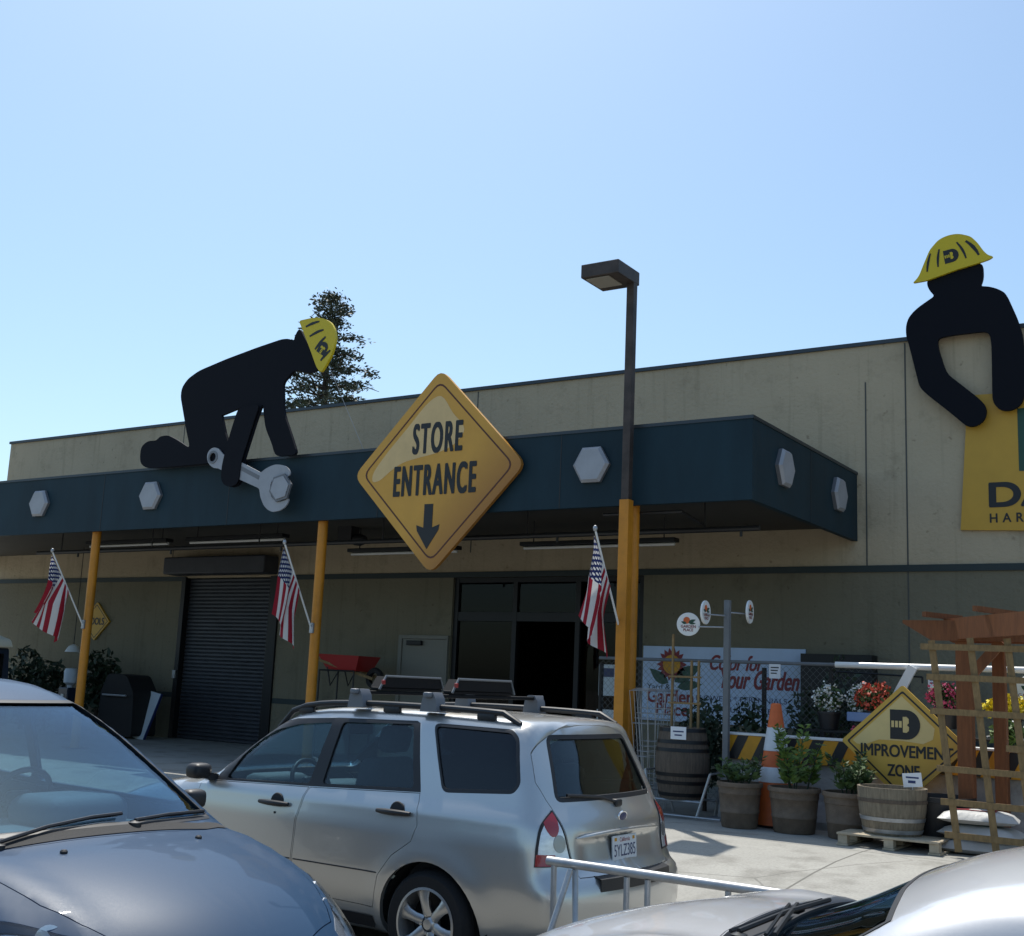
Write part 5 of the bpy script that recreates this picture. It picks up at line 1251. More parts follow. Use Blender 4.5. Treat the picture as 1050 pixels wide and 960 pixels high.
# ---------------------------------------------------- silver estate car
def build_wagon():
    side = [(.10, .30), (.02, .36), (.0, .47), (.0, .58), (.035, .655), (.085, .70), (.115, .80), (.14, .95), (.20, 1.06), (.30, 1.27), (.40, 1.47), (.43, 1.535), (.52, 1.565), (.75, 1.58), (1.3, 1.592), (1.9, 1.588), (2.25, 1.565), (2.48, 1.515), (2.80, 1.32), (3.12, 1.10), (3.30, 1.035), (3.6, 1.005), (4.0, .935), (4.27, .84), (4.40, .73), (4.46, .60), (4.485, .48), (4.46, .33), (4.38, .24), (4.0, .21), (2.5, .205), (.9, .22), (.4, .26)]
    zt = [.20, .30, .45, .565, .585, .70, .78, .855, .875, .92, .985, 1.012, 1.055, 1.09, 1.30, 1.50, 1.65]; wt = [.755, .80, .842, .861, .864, .866, .868, .869, .862, .857, .848, .826, .811, .797, .732, .660, .60]
    def width(x, z):
        w0 = np.interp(z, zt, wt)
        e = np.clip((x-3.3)/1.2, 0, 1); r = np.clip((.9-x)/.9, 0, 1)
        return w0*(1-.10*e**2-.055*r**2)
    car = Car(side, width, 4.485, .26, .17, lambda x: np.interp(x, [0, .4, .6, 2.4, 3.2, 4.4], [.0, .025, .035, .04, .03, .05]), lambda x, z: np.interp(z, [.2, .9, 1.1, 1.5], [.12, .10, .08, .10]), (.95, 3.45, .80), [(1.02, .30, .40, .018), (3.545, .30, .40, .018)])
    car.dent = lambda x, ay, z: .030*np.clip((1.-x)/.5, 0, 1)*np.clip((.50-ay)/.05, 0, 1)*np.clip((.895-z)/.03, 0, 1)*np.clip((z-.69)/.05, 0, 1)
    t = thing('estate_car', 'champagne silver estate car parked with its rear and left side in view', 'car', (-3.4986, 7.0118, -.03), 3.1172)
    sh = car.shell(0, -.03)
    gl = car.shell(-.010, -.016)
    # outlines, x forward from the rear bumper
    FR = [(2.99, 1.018), (2.91, 1.205), (2.79, 1.325), (2.62, 1.425), (2.40, 1.474), (2.0, 1.499), (1.33, 1.513), (1.295, 1.50), (1.150, 1.083), (2.089, 1.045)]
    GF = round_poly([(2.885, 1.035), (2.80, 1.205), (2.68, 1.318), (2.54, 1.392), (2.33, 1.440), (2.045, 1.466), (2.10, 1.062)], .03)
    GR = round_poly([(1.985, 1.068), (1.955, 1.472), (1.345, 1.490), (1.215, 1.100)], .03)
    QT = round_poly([(1.185, 1.508), (.575, 1.500), (.515, 1.455), (.430, 1.185), (.465, 1.128), (.985, 1.095)], .05)
    QI = round_poly([(1.160, 1.488), (.585, 1.478), (.535, 1.445), (.455, 1.190), (.480, 1.150), (.980, 1.118)], .035)
    DF = [(3.115, .40), (3.125, 1.005), (2.995, 1.014), (2.089, 1.041), (2.146, .827), (2.167, .596), (2.16, .365)]
    DR = [(2.152, .365), (2.159, .596), (2.138, .827), (2.081, 1.041), (1.152, 1.079), (1.115, .888), (1.15, .79), (1.30, .69), (1.405, .56), (1.46, .355)]
    TG = [(-.56, .665), (-.577, .80), (-.597, .90), (-.625, 1.0), (-.647, 1.06), (-.667, 1.10), (-.70, 1.20), (-.60, 1.57), (.60, 1.57), (.70, 1.20), (.667, 1.10), (.647, 1.06), (.625, 1.0), (.597, .90), (.577, .80), (.56, .665)]
    LP = [(.575, .735), (.585, .80), (.605, .90), (.633, 1.0), (.655, 1.06), (.675, 1.10), (1.05, 1.10), (1.05, .735)]
    RW = round_poly([(-.60, 1.085), (-.49, 1.475), (.49, 1.475), (.60, 1.085)], .06)
    BP = [(-.3, .15), (.62, .15), (.60, .655), (.27, .70), (-.3, .67)]
    WS = round_poly([(-.70, 1.06), (-.53, 1.49), (.53, 1.49), (.70, 1.06)], .04)
    HD = [(3.28, -.60), (3.28, .60), (3.55, .66), (4.05, .62), (4.30, .50), (4.36, 0), (4.30, -.50), (4.05, -.62), (3.55, -.66)]
    mir = lambda p: [(-a, b) for a, b in p]
    Y = (-1.3, 1.3)
    cuts = [cutmesh([(FR, .6, 1.3, 'y'), (FR, -1.3, -.6, 'y')]), cutmesh([(QT, *Y, 'y')]), cutmesh([(DF, *Y, 'y')]), cutmesh([(DR, *Y, 'y')]), cutmesh([(TG, -.4, .435, 'x')]), cutmesh([(LP, -.4, .268, 'x'), (mir(LP), -.4, .268, 'x')]),
            cutmesh([(WS, 2.35, 3.6, 'x')]), cutmesh([(HD, .8, 1.4, 'z')])]
    arch = MB()
    for cx in (1.02, 3.545):
        for s_ in (-1, 1): arch.lathe([(.385, .42*s_), (.385, 1.2*s_), (0, 1.2*s_), (0, .42*s_)][::s_], (cx, 0, .30), 'y', 48)
    bmesh.ops.remove_doubles(arch.bm, verts=list(arch.bm.verts), dist=1e-5); bmesh.ops.recalc_face_normals(arch.bm, faces=list(arch.bm.faces)); am = bpy.data.meshes.new('a'); arch.bm.to_mesh(am); arch.bm.free()
    body = boolean(sh.copy(), cuts+[am], ['DIFFERENCE']*9)
    P = M['champagne']
    panel(car, 'body', body, P, t)
    def piece(name, polys, mat_, src=None, split=True, inner=None, parent=None, minus=None, sides=(1, -1)):
        cs = [cutmesh(polys)]; ops = ['INTERSECT']
        if minus: cs.append(cutmesh(minus)); ops.append('DIFFERENCE')
        me = boolean((src or sh).copy(), cs, ops)
        if not split: return panel(car, name, me, mat_, parent or t, inner)
        return [panel(car, name, keep_side(me, s_), mat_, parent or t, inner) for s_ in sides]
    g = .004
    dF = piece('door', [(inset(DF, g), *Y, 'y')], P); dR = piece('door', [(inset(DR, g), *Y, 'y')], P)
    fr = piece('window_frame', [(inset(FR, .002), .602, 1.3, 'y'), (inset(FR, .002), -1.3, -.602, 'y')], M['plastic'], minus=[(GF, *Y, 'y'), (GR, *Y, 'y')])
    qf = piece('quarter_frame', [(inset(QT, .001), *Y, 'y')], M['plastic'], minus=[(QI, *Y, 'y')])
    piece('door_glass', [(inset(GF, .001), *Y, 'y')], M['carglass'], gl); piece('door_glass', [(inset(GR, .001), *Y, 'y')], M['carglass'], gl)
    piece('quarter_glass', [(QI, *Y, 'y')], M['privacy'], gl)
    tg = piece('tailgate', [(inset(TG, g), -.4, .43, 'x')], P, split=False, minus=[(RW, -.4, .9, 'x')])
    rf = piece('rear_window_trim', [(inset(RW, .001), -.4, .6, 'x')], M['plastic'], split=False, minus=[(inset(RW, .028), -.4, .9, 'x')])
    piece('rear_window', [(inset(RW, .03), -.4, .6, 'x')], M['carglass'], gl, split=False)
    piece('windscreen', [(inset(WS, .002), 2.35, 3.6, 'x')], M['windglass'], gl, split=False)
    piece('bonnet', [(inset(HD, g), .8, 1.4, 'z')], P, split=False)
    # tail lamps: clear body with red segments
    sl_ = car.shell(.004, -.02)
    for s_ in (1, -1):
        L_ = LP if s_ > 0 else mir(LP)
        m = boolean(sl_.copy(), [cutmesh([(inset(L_, .005), -.4, .264, 'x')])], ['INTERSECT']); lampo = panel(car, 'tail_lamp', m, M['lampclear'], t, M['plastic'])
        sr = car.shell(.007, .0)
        circ = [(s_*(.698+.052*math.cos(R(20*k))), .985+.085*math.sin(R(20*k))) for k in range(18)]
        if s_ < 0: circ = circ[::-1]
        m = boolean(sr.copy(), [cutmesh([(circ, -.4, .262, 'x')])], ['INTERSECT']); panel(car, 'red_lens', m, M['lampred'], lampo, M['lampred'])
        rev = [(s_*(.660+.046*math.cos(R(20*k))), .860+.050*math.sin(R(20*k))) for k in range(18)]
        m = boolean(sr.copy(), [cutmesh([(rev, -.4, .262, 'x')])], ['INTERSECT']); panel(car, 'reverse_lens', m, M['reverselens'], lampo, M['reverselens'])
        low = [(s_*.70, .741), (s_*.70, .80), (s_*1.0, .815), (s_*1.0, .741)]
        m = boolean(sr.copy(), [cutmesh([(low, -.4, .262, 'x')])], ['INTERSECT']); panel(car, 'red_lens', m, M['lampred'], lampo, M['lampred'])
        # dark surround line
        m = boolean(car.shell(.006, -.01), [cutmesh([(inset(L_, .0005), -.4, .267, 'x')]), cutmesh([(inset(L_, .011), -.5, .256, 'x')])], ['INTERSECT', 'DIFFERENCE']); panel(car, 'lamp_seal', m, M['plastic'], lampo, M['plastic'])
    def surf(x, s_, z):   # outer y at x, z
        lo, hi = .2, 1.1
        for _ in range(24):
            mid = (lo+hi)/2
            if car.f(np.array([[x, mid, z]]))[0] > 0: hi = mid
            else: lo = mid
        return s_*lo
    def rearx(y, z):
        lo, hi = -.3, 1.0
        for _ in range(24):
            mid = (lo+hi)/2
            if car.f(np.array([[mid, y, z]]))[0] > 0: lo = mid
            else: hi = mid
        return hi
    # handles: dark strap over a recess
    for dd, (x0, x1, z0) in ((dF, (2.22, 2.49, .917)), (dR, (1.175, 1.445, .952))):
        for pnl, s_ in zip(dd, (1, -1)):
            ys = [surf(x, s_, z0) for x in np.linspace(x0, x1, 6)]
            m = MB(); m.tube([(x, y+s_*(.012+.016*math.sin(math.pi*k/5)), z0) for k, (x, y) in enumerate(zip(np.linspace(x0, x1, 6), ys))], [.013, .017, .019, .019, .017, .013], 10)
            m.build('handle', M['plastic'], pnl, world=False, smooth=True)
            xc = x0+.115
            m = MB(); yy = surf(xc, s_, z0+.01); m.lathe([(0, .004), (.058, .0035), (.062, -.004)] if s_ > 0 else [(.062, .004), (.058, -.0035), (0, -.004)], (0, 0, 0), 'y', 20); bmesh.ops.transform(m.bm, matrix=Matrix.Translation((xc, yy, z0+.006)), verts=list(m.bm.verts)); m.build('handle_recess', M['cabin'], pnl, world=False, smooth=True)
    for pnl, s_ in zip(dF, (1, -1)):
        m = MB(); yy = surf(2.34, s_, .855); m.box(2.33, 2.345, min(yy, yy+s_*.003), max(yy, yy+s_*.003), .848, .862); m.build('key_lock', M['plastic'], pnl, world=False)
        # mirror
        m = MB(); m.box(2.98, 3.12, min(.85*s_, 1.01*s_), max(.85*s_, 1.01*s_), 1.025, 1.13, .04, segs=3); m.bar((3.02, .80*s_, 1.03), (3.04, .90*s_, 1.05), .08, .05); m.build('side_mirror', M['plastic'], pnl, world=False, smooth=True, angle=50)
    # moulding line low on the doors
    for (a_, b_), dd in (((1.42, 2.145), dR), ((2.18, 3.10), dF)):
        for pnl, s_ in zip(dd, (1, -1)):
            xs = np.linspace(a_, b_, 8); m = MB(); m.tube([(x, surf(x, s_, .575)+s_*.0005, .575) for x in xs], .0045, 5); m.build('moulding_line', M['cabin'], pnl, world=False)
    # rear details
    m = MB(); xw = rearx(0, 1.10)-.015; pts = [(rearx(y, 1.09+z)-.014, y, 1.09+z) for y, z in ((-.03, -.03), (.18, .015), (.40, .03), (.50, .035))]; m.tube(pts, .010, 6); m.box(xw-.03, xw+.03, -.05, .03, 1.04, 1.085, .012); m.build('rear_wiper', M['plastic'], rf, world=False)
    px_ = rearx(.0, .80)
    mm = Matrix.Translation((px_-.012, .0, .795)) @ Matrix.Rotation(R(3), 4, 'Y')
    m = MB(); m.box(-.008, .002, -.155, .155, -.078, .078, .003, mm); pl = m.build('number_plate', M['plate'], t, world=False)
    def plate_text(s_, z, w_, h_, mt):
        l = lettering(s_, None, mt, (0, 0), w_, h_, 0, axis='x', flip=True); l.data.transform(Matrix.Translation((-.0095, 0, z))); l.data.transform(mm); l.parent = pl
    plate_text('5YLZ385', -.012, .27, .072, M['plateblue']); plate_text('California', .052, .13, .026, M['lampred'])
    m = MB(); m.box(-.0085, -.006, .10, .13, .045, .065, 0, mm); m.box(-.0085, -.006, -.13, -.10, .045, .065, 0, mm); m.build('plate_sticker', M['stripey'], pl, world=False)
    # recess behind plate and handle lip above it
    m = MB(); pts = [(rearx(y, .905)-.008, y, .905-.02*(abs(y)/.5)**2) for y in np.linspace(-.52, .52, 13)]; m.tube(pts, [.004]+[.012]*11+[.004], 8); m.build('tailgate_lip', P, tg, world=False, smooth=True)
    m = MB(); ex = rearx(0, .985)-.004; m.lathe([(0, -.012), (.052, -.008), (.055, 0)], (0, 0, 0), 'x', 24); bmesh.ops.transform(m.bm, matrix=Matrix.Translation((ex, 0, .985)) @ Matrix.Rotation(R(-10), 4, 'Y') @ Matrix.Diagonal((1, 1, .62, 1)), verts=list(m.bm.verts)); bd = m.build('badge', M['chrome'], tg, world=False, smooth=True)
    m = MB(); m.lathe([(0, -.0145), (.043, -.0105), (.044, -.004)], (0, 0, 0), 'x', 24); bmesh.ops.transform(m.bm, matrix=Matrix.Translation((ex, 0, .985)) @ Matrix.Rotation(R(-10), 4, 'Y') @ Matrix.Diagonal((1, 1, .60, 1)), verts=list(m.bm.verts)); m.build('badge_field', M['plateblue'], tg, world=False, smooth=True)
    # bumper step pad, reflective lower lip, sill strip, mud flap
    m = MB()
    ys = np.linspace(-.44, .44, 15)
    a = [m.bm.verts.new((rearx(y, .60)-.004, y, .655)) for y in ys]; b = [m.bm.verts.new((rearx(y, .68)+.01, y, .677)) for y in ys]; c = [m.bm.verts.new((rearx(y, .585)-.004, y, .585)) for y in ys]
    for k in range(14): m._f([a[k], a[k+1], b[k+1], b[k]]); m._f([c[k], c[k+1], a[k+1], a[k]])
    m.build('bumper_pad', M['plastic'], t, world=False, smooth=True, norm=True)
    m = MB(); ys = np.linspace(-.72, .72, 19)
    a = [m.bm.verts.new((rearx(y, .36)-.003, y, .375)) for y in ys]; b = [m.bm.verts.new((rearx(y, .30)+.02, y, .26)) for y in ys]
    for k in range(18): m._f([b[k], b[k+1], a[k+1], a[k]])
    m.build('bumper_underside', M['plastic'], t, world=False, smooth=True, norm=True)
    for s_ in (1, -1):
        m = MB(); xs = np.linspace(1.47, 3.10, 16); a = [m.bm.verts.new((x, surf(x, s_, .30)+s_*.004, .30)) for x in xs]; b = [m.bm.verts.new((x, surf(x, s_, .235)+s_*.006, .225)) for x in xs]
        for k in range(15): m._f([a[k], a[k+1], b[k+1], b[k]])
        m.build('sill', M['plastic'], t, world=False, smooth=True, norm=True)
        m = MB(); y0_ = surf(.62, s_, .32); m.box(.585, .60, min(y0_-s_*.17, y0_-s_*.005), max(y0_-s_*.17, y0_-s_*.005), .13, .36); m.build('mud_flap', M['rubber'], t, world=False)
        # wheel wells
        for cx in (1.02, 3.545):
            m = MB(); n = 24
            p1 = [m.bm.verts.new((cx+.395*math.cos(math.pi*k/n), .80*s_, .30+.395*math.sin(math.pi*k/n))) for k in range(n+1)]; p2 = [m.bm.verts.new((cx+.395*math.cos(math.pi*k/n), .42*s_, .30+.395*math.sin(math.pi*k/n))) for k in range(n+1)]
            for k in range(n): m._f([p1[k], p1[k+1], p2[k+1], p2[k]])
            m._f(p2+[m.bm.verts.new((cx-.395, .42*s_, .1)), m.bm.verts.new((cx+.395, .42*s_, .1))]); m.build('wheel_well', M['rubber'], t, world=False)
            wheel(t, (cx, .755*s_, .315), .318, .205, .215, 6, s_)
        # roof rail
        yr = .60*s_
        def roofz(x, y):
            lo, hi = 1.2, 1.8
            for _ in range(22):
                mid = (lo+hi)/2
                if car.f(np.array([[x, y, mid]]))[0] > 0: hi = mid
                else: lo = mid
            return lo
        xs = np.linspace(.55, 2.62, 17); zz_ = [roofz(x, yr) for x in xs]
        m = MB(); m.tube([(x, yr, z+(.0 if k in (0, 16) else .05)) for k, (x, z) in enumerate(zip(xs, zz_))], [.018]+[.021]*15+[.018], 10); 
        for k in (2, 8, 14): m.box(xs[k]-.07, xs[k]+.07, yr-.018, yr+.018, zz_[k]-.005, zz_[k]+.04, .01)
        m.build('roof_rail', M['plastic'], t, world=False, smooth=True)
    m = MB(); m.box(1.0, 3.1, -.70, .70, .24, .30); m.box(.35, 1.0, -.55, .55, .45, .52); m.build('cabin_floor', M['cabin'], t, world=False)
    m = MB(); m.box(2.72, 3.10, -.70, .70, .55, .97, .06); m.box(2.70, 2.95, .15, .60, .94, 1.06, .05); m.build('dashboard', M['dash'], t, world=False, smooth=True, angle=50)
    steering(t, (2.50, .36, 1.00), .185, 24); seats(t, ((1.92, (.36, -.36)), (1.02, (.42, 0, -.42))), .40, .3, .58)
    m = MB(); m.box(2.36, 2.40, -.13, .13, 1.36, 1.43, .012); m.build('interior_mirror', M['plastic'], t, world=False)
    m = MB(); m.box(2.06, 2.065, -.80, -.66, 1.14, 1.32); 
    mm2 = Matrix.Translation((2.13, -.735, 1.26)) @ Matrix.Rotation(R(20), 4, 'X'); m = MB(); m.box(-.10, .10, -.003, .003, -.15, .15, 0, mm2); m.build('window_sheet', M['paper'], t, world=False)
    # cross bars with folded ski clamps
    for x in (1.87, 1.24):
        rc_ = thing('roof_carrier', 'black folded ski carrier over the %s of the silver estate car\'s roof' % ('front half' if x > 1.5 else 'rear half'), 'roof carrier', (0, 0, 0), group='ski carriers on the estate car')
        T = wmat(t)
        rc_.location = T @ Vector((x, 0, 1.66)); rc_.rotation_euler = t.rotation_euler
        LT = Matrix.Translation((x, 0, 1.66)).inverted()
        def local(m): bmesh.ops.transform(m.bm, matrix=LT, verts=list(m.bm.verts)); return m
        m = MB(); m.box(x-.03, x+.03, -.66, .66, 1.665, 1.690, .008); local(m).build('cross_bar', M['clampblack'], rc_, world=False)
        for s_ in (1, -1):
            m = MB(); m.prism([(x-.07, 1.575), (x+.07, 1.575), (x+.055, 1.66), (x+.03, 1.70), (x-.03, 1.70), (x-.055, 1.66)], .555*s_, .655*s_); m.box(x-.028, x+.028, min(.60*s_, .69*s_), max(.60*s_, .69*s_), 1.665, 1.70, .01); local(m).build('rail_foot', M['boltdark'], rc_, world=False, smooth=True, angle=25)
        m = MB(); m.box(x-.035, x+.03, -.26, .47, 1.692, 1.715, .008); m.prism([(-.25, 1.7155), (.46, 1.7155), (.40, 1.79), (-.21, 1.79)], x-.045, x+.04, 'x'); local(m).build('clamp_arm', M['clampblack'], rc_, world=False)
        m = MB(); m.tube([(x-.048, .47, 1.70), (x-.048, .405, 1.793), (x-.048, -.215, 1.793), (x-.048, -.262, 1.70)], .009, 6); local(m).build('clamp_edge', M['greypost'], rc_, world=False)
        m = MB(); m.box(x-.064, x-.046, .425, .452, 1.735, 1.765, .004); local(m).build('release_button', M['red'], rc_, world=False)
    return t
build_wagon()
# ---------------------------------------------------- dark slate car, nose towards the right
def build_slate():
    side = [(.05, .40), (.0, .55), (.02, .75), (.10, .95), (.22, 1.10), (.45, 1.42), (.58, 1.56), (.85, 1.645), (1.25, 1.67), (1.65, 1.66), (1.96, 1.59), (2.3, 1.455), (2.7, 1.248), (3.0, 1.088), (3.13, 1.022), (3.22, .998), (3.4, .975), (3.7, .905), (3.95, .815), (4.12, .715), (4.23, .62), (4.31, .52), (4.33, .42), (4.30, .30), (4.18, .22), (3.8, .20), (2.2, .19), (.8, .21), (.3, .28)]
    zt = [.18, .30, .45, .60, .78, .90, 1.00, 1.06, 1.30, 1.58, 1.72]; wt = [.82, .87, .905, .92, .915, .895, .865, .84, .75, .64, .57]
    def width(x, z):
        w0 = np.interp(z, zt, wt); e = np.clip((x-3.0)/1.3, 0, 1); r = np.clip((.9-x)/.9, 0, 1)
        return w0*(1-.13*e**2-.06*r**2)
    ext = lambda x, ay, z: -.018*np.clip((x-2.9)/.3, 0, 1)*np.exp(-((ay-.70+.10*np.clip((x-3.1)/1.1, 0, 1))/.07)**2)
    car = Car(side, width, 4.33, .36, .15, lambda x: np.interp(x, [0, .6, 1.8, 3.0, 4.3], [.0, .05, .05, .03, .07]), lambda x, z: np.interp(z, [.2, .9, 1.1, 1.6], [.14, .10, .09, .10]), (.95, 3.15, .72), [(.85, .32, .40, .02), (3.42, .32, .40, .02)], ext)
    t = thing('hatchback_car', 'dark slate blue hatchback facing right in the lower left corner', 'car', (-7.65, 3.74, 0.0), 0)
    sh = car.shell(0, -.03); gl = car.shell(-.008, -.013)
    Y = (-1.3, 1.3)
    WS = round_poly([(-.755, 1.012), (-.60, 1.555), (.60, 1.555), (.755, 1.012), (0, 1.035)], .03)
    FD = round_poly([(2.72, 1.06), (2.15, 1.42), (1.90, 1.49), (1.55, 1.50), (1.50, 1.08)], .03); RD = round_poly([(1.44, 1.09), (1.48, 1.50), (.95, 1.50), (.70, 1.14)], .04)
    DF = [(2.95, .36), (2.95, 1.035), (1.47, 1.055), (1.47, .36)]; DR = [(1.46, .36), (1.46, 1.055), (.62, 1.11), (.60, .9), (.95, .80), (1.22, .62), (1.30, .36)]
    HDp = [(3.105, -.75), (3.165, -.35), (3.18, 0), (3.165, .35), (3.105, .75)]+[(3.4, .735), (3.62, .70), (3.80, .64), (3.95, .56), (4.03, .50), (4.16, .22), (4.19, 0), (4.16, -.22), (4.03, -.50), (3.95, -.56), (3.80, -.64), (3.62, -.70), (3.4, -.735)]
    HL = [(3.66, .93), (3.62, .84), (3.78, .79), (3.97, .70), (4.20, .585), (4.25, .54), (4.2, .49), (3.95, .42)]    # plan outline of the left lamp
    HLp = [(3.50, 1.05), (3.51, .87), (3.66, .775), (3.78, .705), (3.90, .62), (3.99, .56), (4.07, .48), (4.4, .48), (4.4, 1.05)]
    mir = lambda p: [(a, -b) for a, b in p]
    lampz = (.56, .90)
    CW = [(2.93, -.78), (3.11, -.69), (3.155, -.35), (3.17, 0), (3.155, .35), (3.11, .69), (2.93, .78)]
    arch = MB()
    for cx in (.85, 3.42):
        for s_ in (-1, 1): arch.lathe([(.385, .45*s_), (.385, 1.2*s_), (0, 1.2*s_), (0, .45*s_)][::s_], (cx, 0, .32), 'y', 40)
    bmesh.ops.remove_doubles(arch.bm, verts=list(arch.bm.verts), dist=1e-5); bmesh.ops.recalc_face_normals(arch.bm, faces=list(arch.bm.faces)); am = bpy.data.meshes.new('a'); arch.bm.to_mesh(am); arch.bm.free()
    cuts = [cutmesh([(WS, 1.6, 3.14, 'x')]), cutmesh([(FD, *Y, 'y'), (RD, *Y, 'y')]), cutmesh([(HDp, .60, 1.4, 'z')]), cutmesh([(HLp, *lampz, 'z'), (mir(HLp), *lampz, 'z')]), cutmesh([(DF, *Y, 'y'), (DR, *Y, 'y')]), am]
    body = boolean(sh.copy(), cuts, ['DIFFERENCE']*len(cuts)); P = M['slate']
    panel(car, 'body', body, P, t)
    def piece(name, cs, ops, mat_, src=None, split=False, inner=None):
        me = boolean((src or sh).copy(), [cutmesh(c) for c in cs], ops)
        if not split: return panel(car, name, me, mat_, t, inner)
        return [panel(car, name, keep_side(me, s_), mat_, t, inner) for s_ in (1, -1)]
    piece('bonnet', [[(inset(HDp, .004), .6, 1.4, 'z')], [(WS, 1.6, 3.14, 'x')]], ['INTERSECT', 'DIFFERENCE'], P)
    piece('windscreen', [[(inset(WS, .001), 1.6, 3.14, 'x')]], ['INTERSECT'], M['windglass'], gl)
    piece('windscreen_seal', [[(inset(WS, .0005), 1.6, 3.14, 'x')], [(inset(WS, .014), 1.4, 3.2, 'x')]], ['INTERSECT', 'DIFFERENCE'], M['plastic'], car.shell(.002, -.015))
    piece('door', [[(inset(DF, .004), *Y, 'y')]], ['INTERSECT'], P, split=True); piece('door', [[(inset(DR, .004), *Y, 'y')]], ['INTERSECT'], P, split=True)
    piece('door_glass', [[(inset(FD, .001), *Y, 'y'), (inset(RD, .001), *Y, 'y')]], ['INTERSECT'], M['carglass'], gl, split=True)
    lamps = piece('headlight', [[(inset(HLp, .005), lampz[0]+.004, lampz[1]-.004, 'z'), (inset(mir(HLp), .005), lampz[0]+.004, lampz[1]-.004, 'z')]], ['INTERSECT'], glass('headlight_lens', (.80, .82, .84), 1., 1.6), car.shell(.003, -.004), split=True)
    inn = boolean(car.shell(-.035, -.045), [cutmesh([(HLp, *lampz, 'z'), (mir(HLp), *lampz, 'z')])], ['INTERSECT'])
    for l, s_ in zip(lamps, (1, -1)):
        panel(car, 'reflector', keep_side(inn, s_), M['reflector'], l, M['reflector'])
        m = MB(); m.lathe([(.055, 0), (.06, .03), (.035, .035), (0, .05)], (0, 0, 0), 'x', 20); bmesh.ops.transform(m.bm, matrix=Matrix.Translation((3.86, .60*s_, .70)) @ Matrix.Rotation(R(25*s_), 4, 'Z'), verts=list(m.bm.verts)); m.build('bulb_bowl', M['lampclear'], l, world=False, smooth=True)
        m = MB(); m.lathe([(.045, 0), (.05, .03), (0, .045)], (0, 0, 0), 'x', 20); bmesh.ops.transform(m.bm, matrix=Matrix.Translation((3.70, .71*s_, .75)) @ Matrix.Rotation(R(35*s_), 4, 'Z'), verts=list(m.bm.verts)); m.build('bulb_bowl', M['lampclear'], l, world=False, smooth=True)
    def topz(x, y):
        lo, hi = .3, 1.8
        for _ in range(22):
            mid = (lo+hi)/2
            if car.f(np.array([[x, y, mid]]))[0] > 0: hi = mid
            else: lo = mid
        return lo
    # wipers, washer jets
    for pts in (((3.10, .16), (3.05, .40), (3.00, .60), (2.97, .70)), ((3.11, -.55), (3.08, -.30), (3.06, -.05), (3.05, .12))):
        p3 = [(x, y, topz(x, y)+.022) for x, y in pts]
        m = MB(); m.tube(p3, .009, 6); m.tube([(p[0]-.02, p[1]-.01, p[2]-.008) for p in p3], .006, 5); m.lathe([(.03, 0), (.03, .02), (0, .03)], (p3[0][0], p3[0][1], p3[0][2]-.03), 'z', 12); m.build('wiper', M['plastic'], t, world=False, smooth=True)
    m = MB(); n = 20; ys = np.linspace(-.74, .74, n)
    a = [m.bm.verts.new((3.165-.05*(y/.7)**2, y, topz(3.165-.05*(y/.7)**2, y)+.004)) for y in ys]; b = [m.bm.verts.new((3.10-.06*(y/.7)**2, y, topz(3.10-.06*(y/.7)**2, y)+.004)) for y in ys]
    for k in range(n-1): m._f([a[k], a[k+1], b[k+1], b[k]])
    m.build('cowl_panel', M['rubber'], t, world=False, smooth=True, norm=True)
    for y in (.37, -.37):
        x = 3.30; m = MB(); m.lathe([(.016, 0), (.016, .008), (.010, .014), (0, .015)], (x, y, topz(x, y)), 'z', 12); m.build('washer_jet', M['plastic'], t, world=False, smooth=True)
    m = MB(); m.box(2.0, 2.95, -.74, .74, .62, .96, .05); m.box(2.15, 2.55, .12, .62, .92, 1.10, .08, segs=4); m.build('dashboard', M['dash'], t, world=False, smooth=True, angle=60)
    m = MB(); m.box(.8, 2.9, -.75, .75, .22, .30); m.build('cabin_floor', M['cabin'], t, world=False)
    steering(t, (1.92, .37, 1.02), .19, 24); seats(t, ((1.20, (.38, -.38)), (.72, (.40, -.40))), .38, .3, .56)
    m = MB(); mm2 = Matrix.Translation((1.98, .02, 1.40)) @ Matrix.Rotation(R(10), 4, 'Z'); m.box(-.02, .02, -.13, .13, -.035, .035, .014, mm2); m.build('interior_mirror', M['plastic'], t, world=False)
    m = MB(); mm2 = Matrix.Translation((2.66, .34, 1.098)) @ Matrix.Rotation(R(-28), 4, 'Y'); m.build('spare', M['paper'], t, world=False) if False else None
    for s_ in (1, -1):
        m = MB(); m.box(2.60, 2.70, min(.85*s_, .99*s_), max(.85*s_, .99*s_), 1.02, 1.12, .035, segs=3); m.bar((2.68, .78*s_, 1.04), (2.66, .9*s_, 1.06), .06, .05); m.build('side_mirror', M['plastic'], t, world=False, smooth=True, angle=50)
        for cx in (.85, 3.42): wheel(t, (cx, .775*s_, .322), .322, .205, .21, 7, s_)
    m = MB(); 
    for z in (.40, .47, .54): m.tube([(4.26+.04*(.55-z), y, z) for y in (-.42, 0, .42)], .012, 6)
    m.build('grille', M['chrome'], t, world=False)
    return t
build_slate()

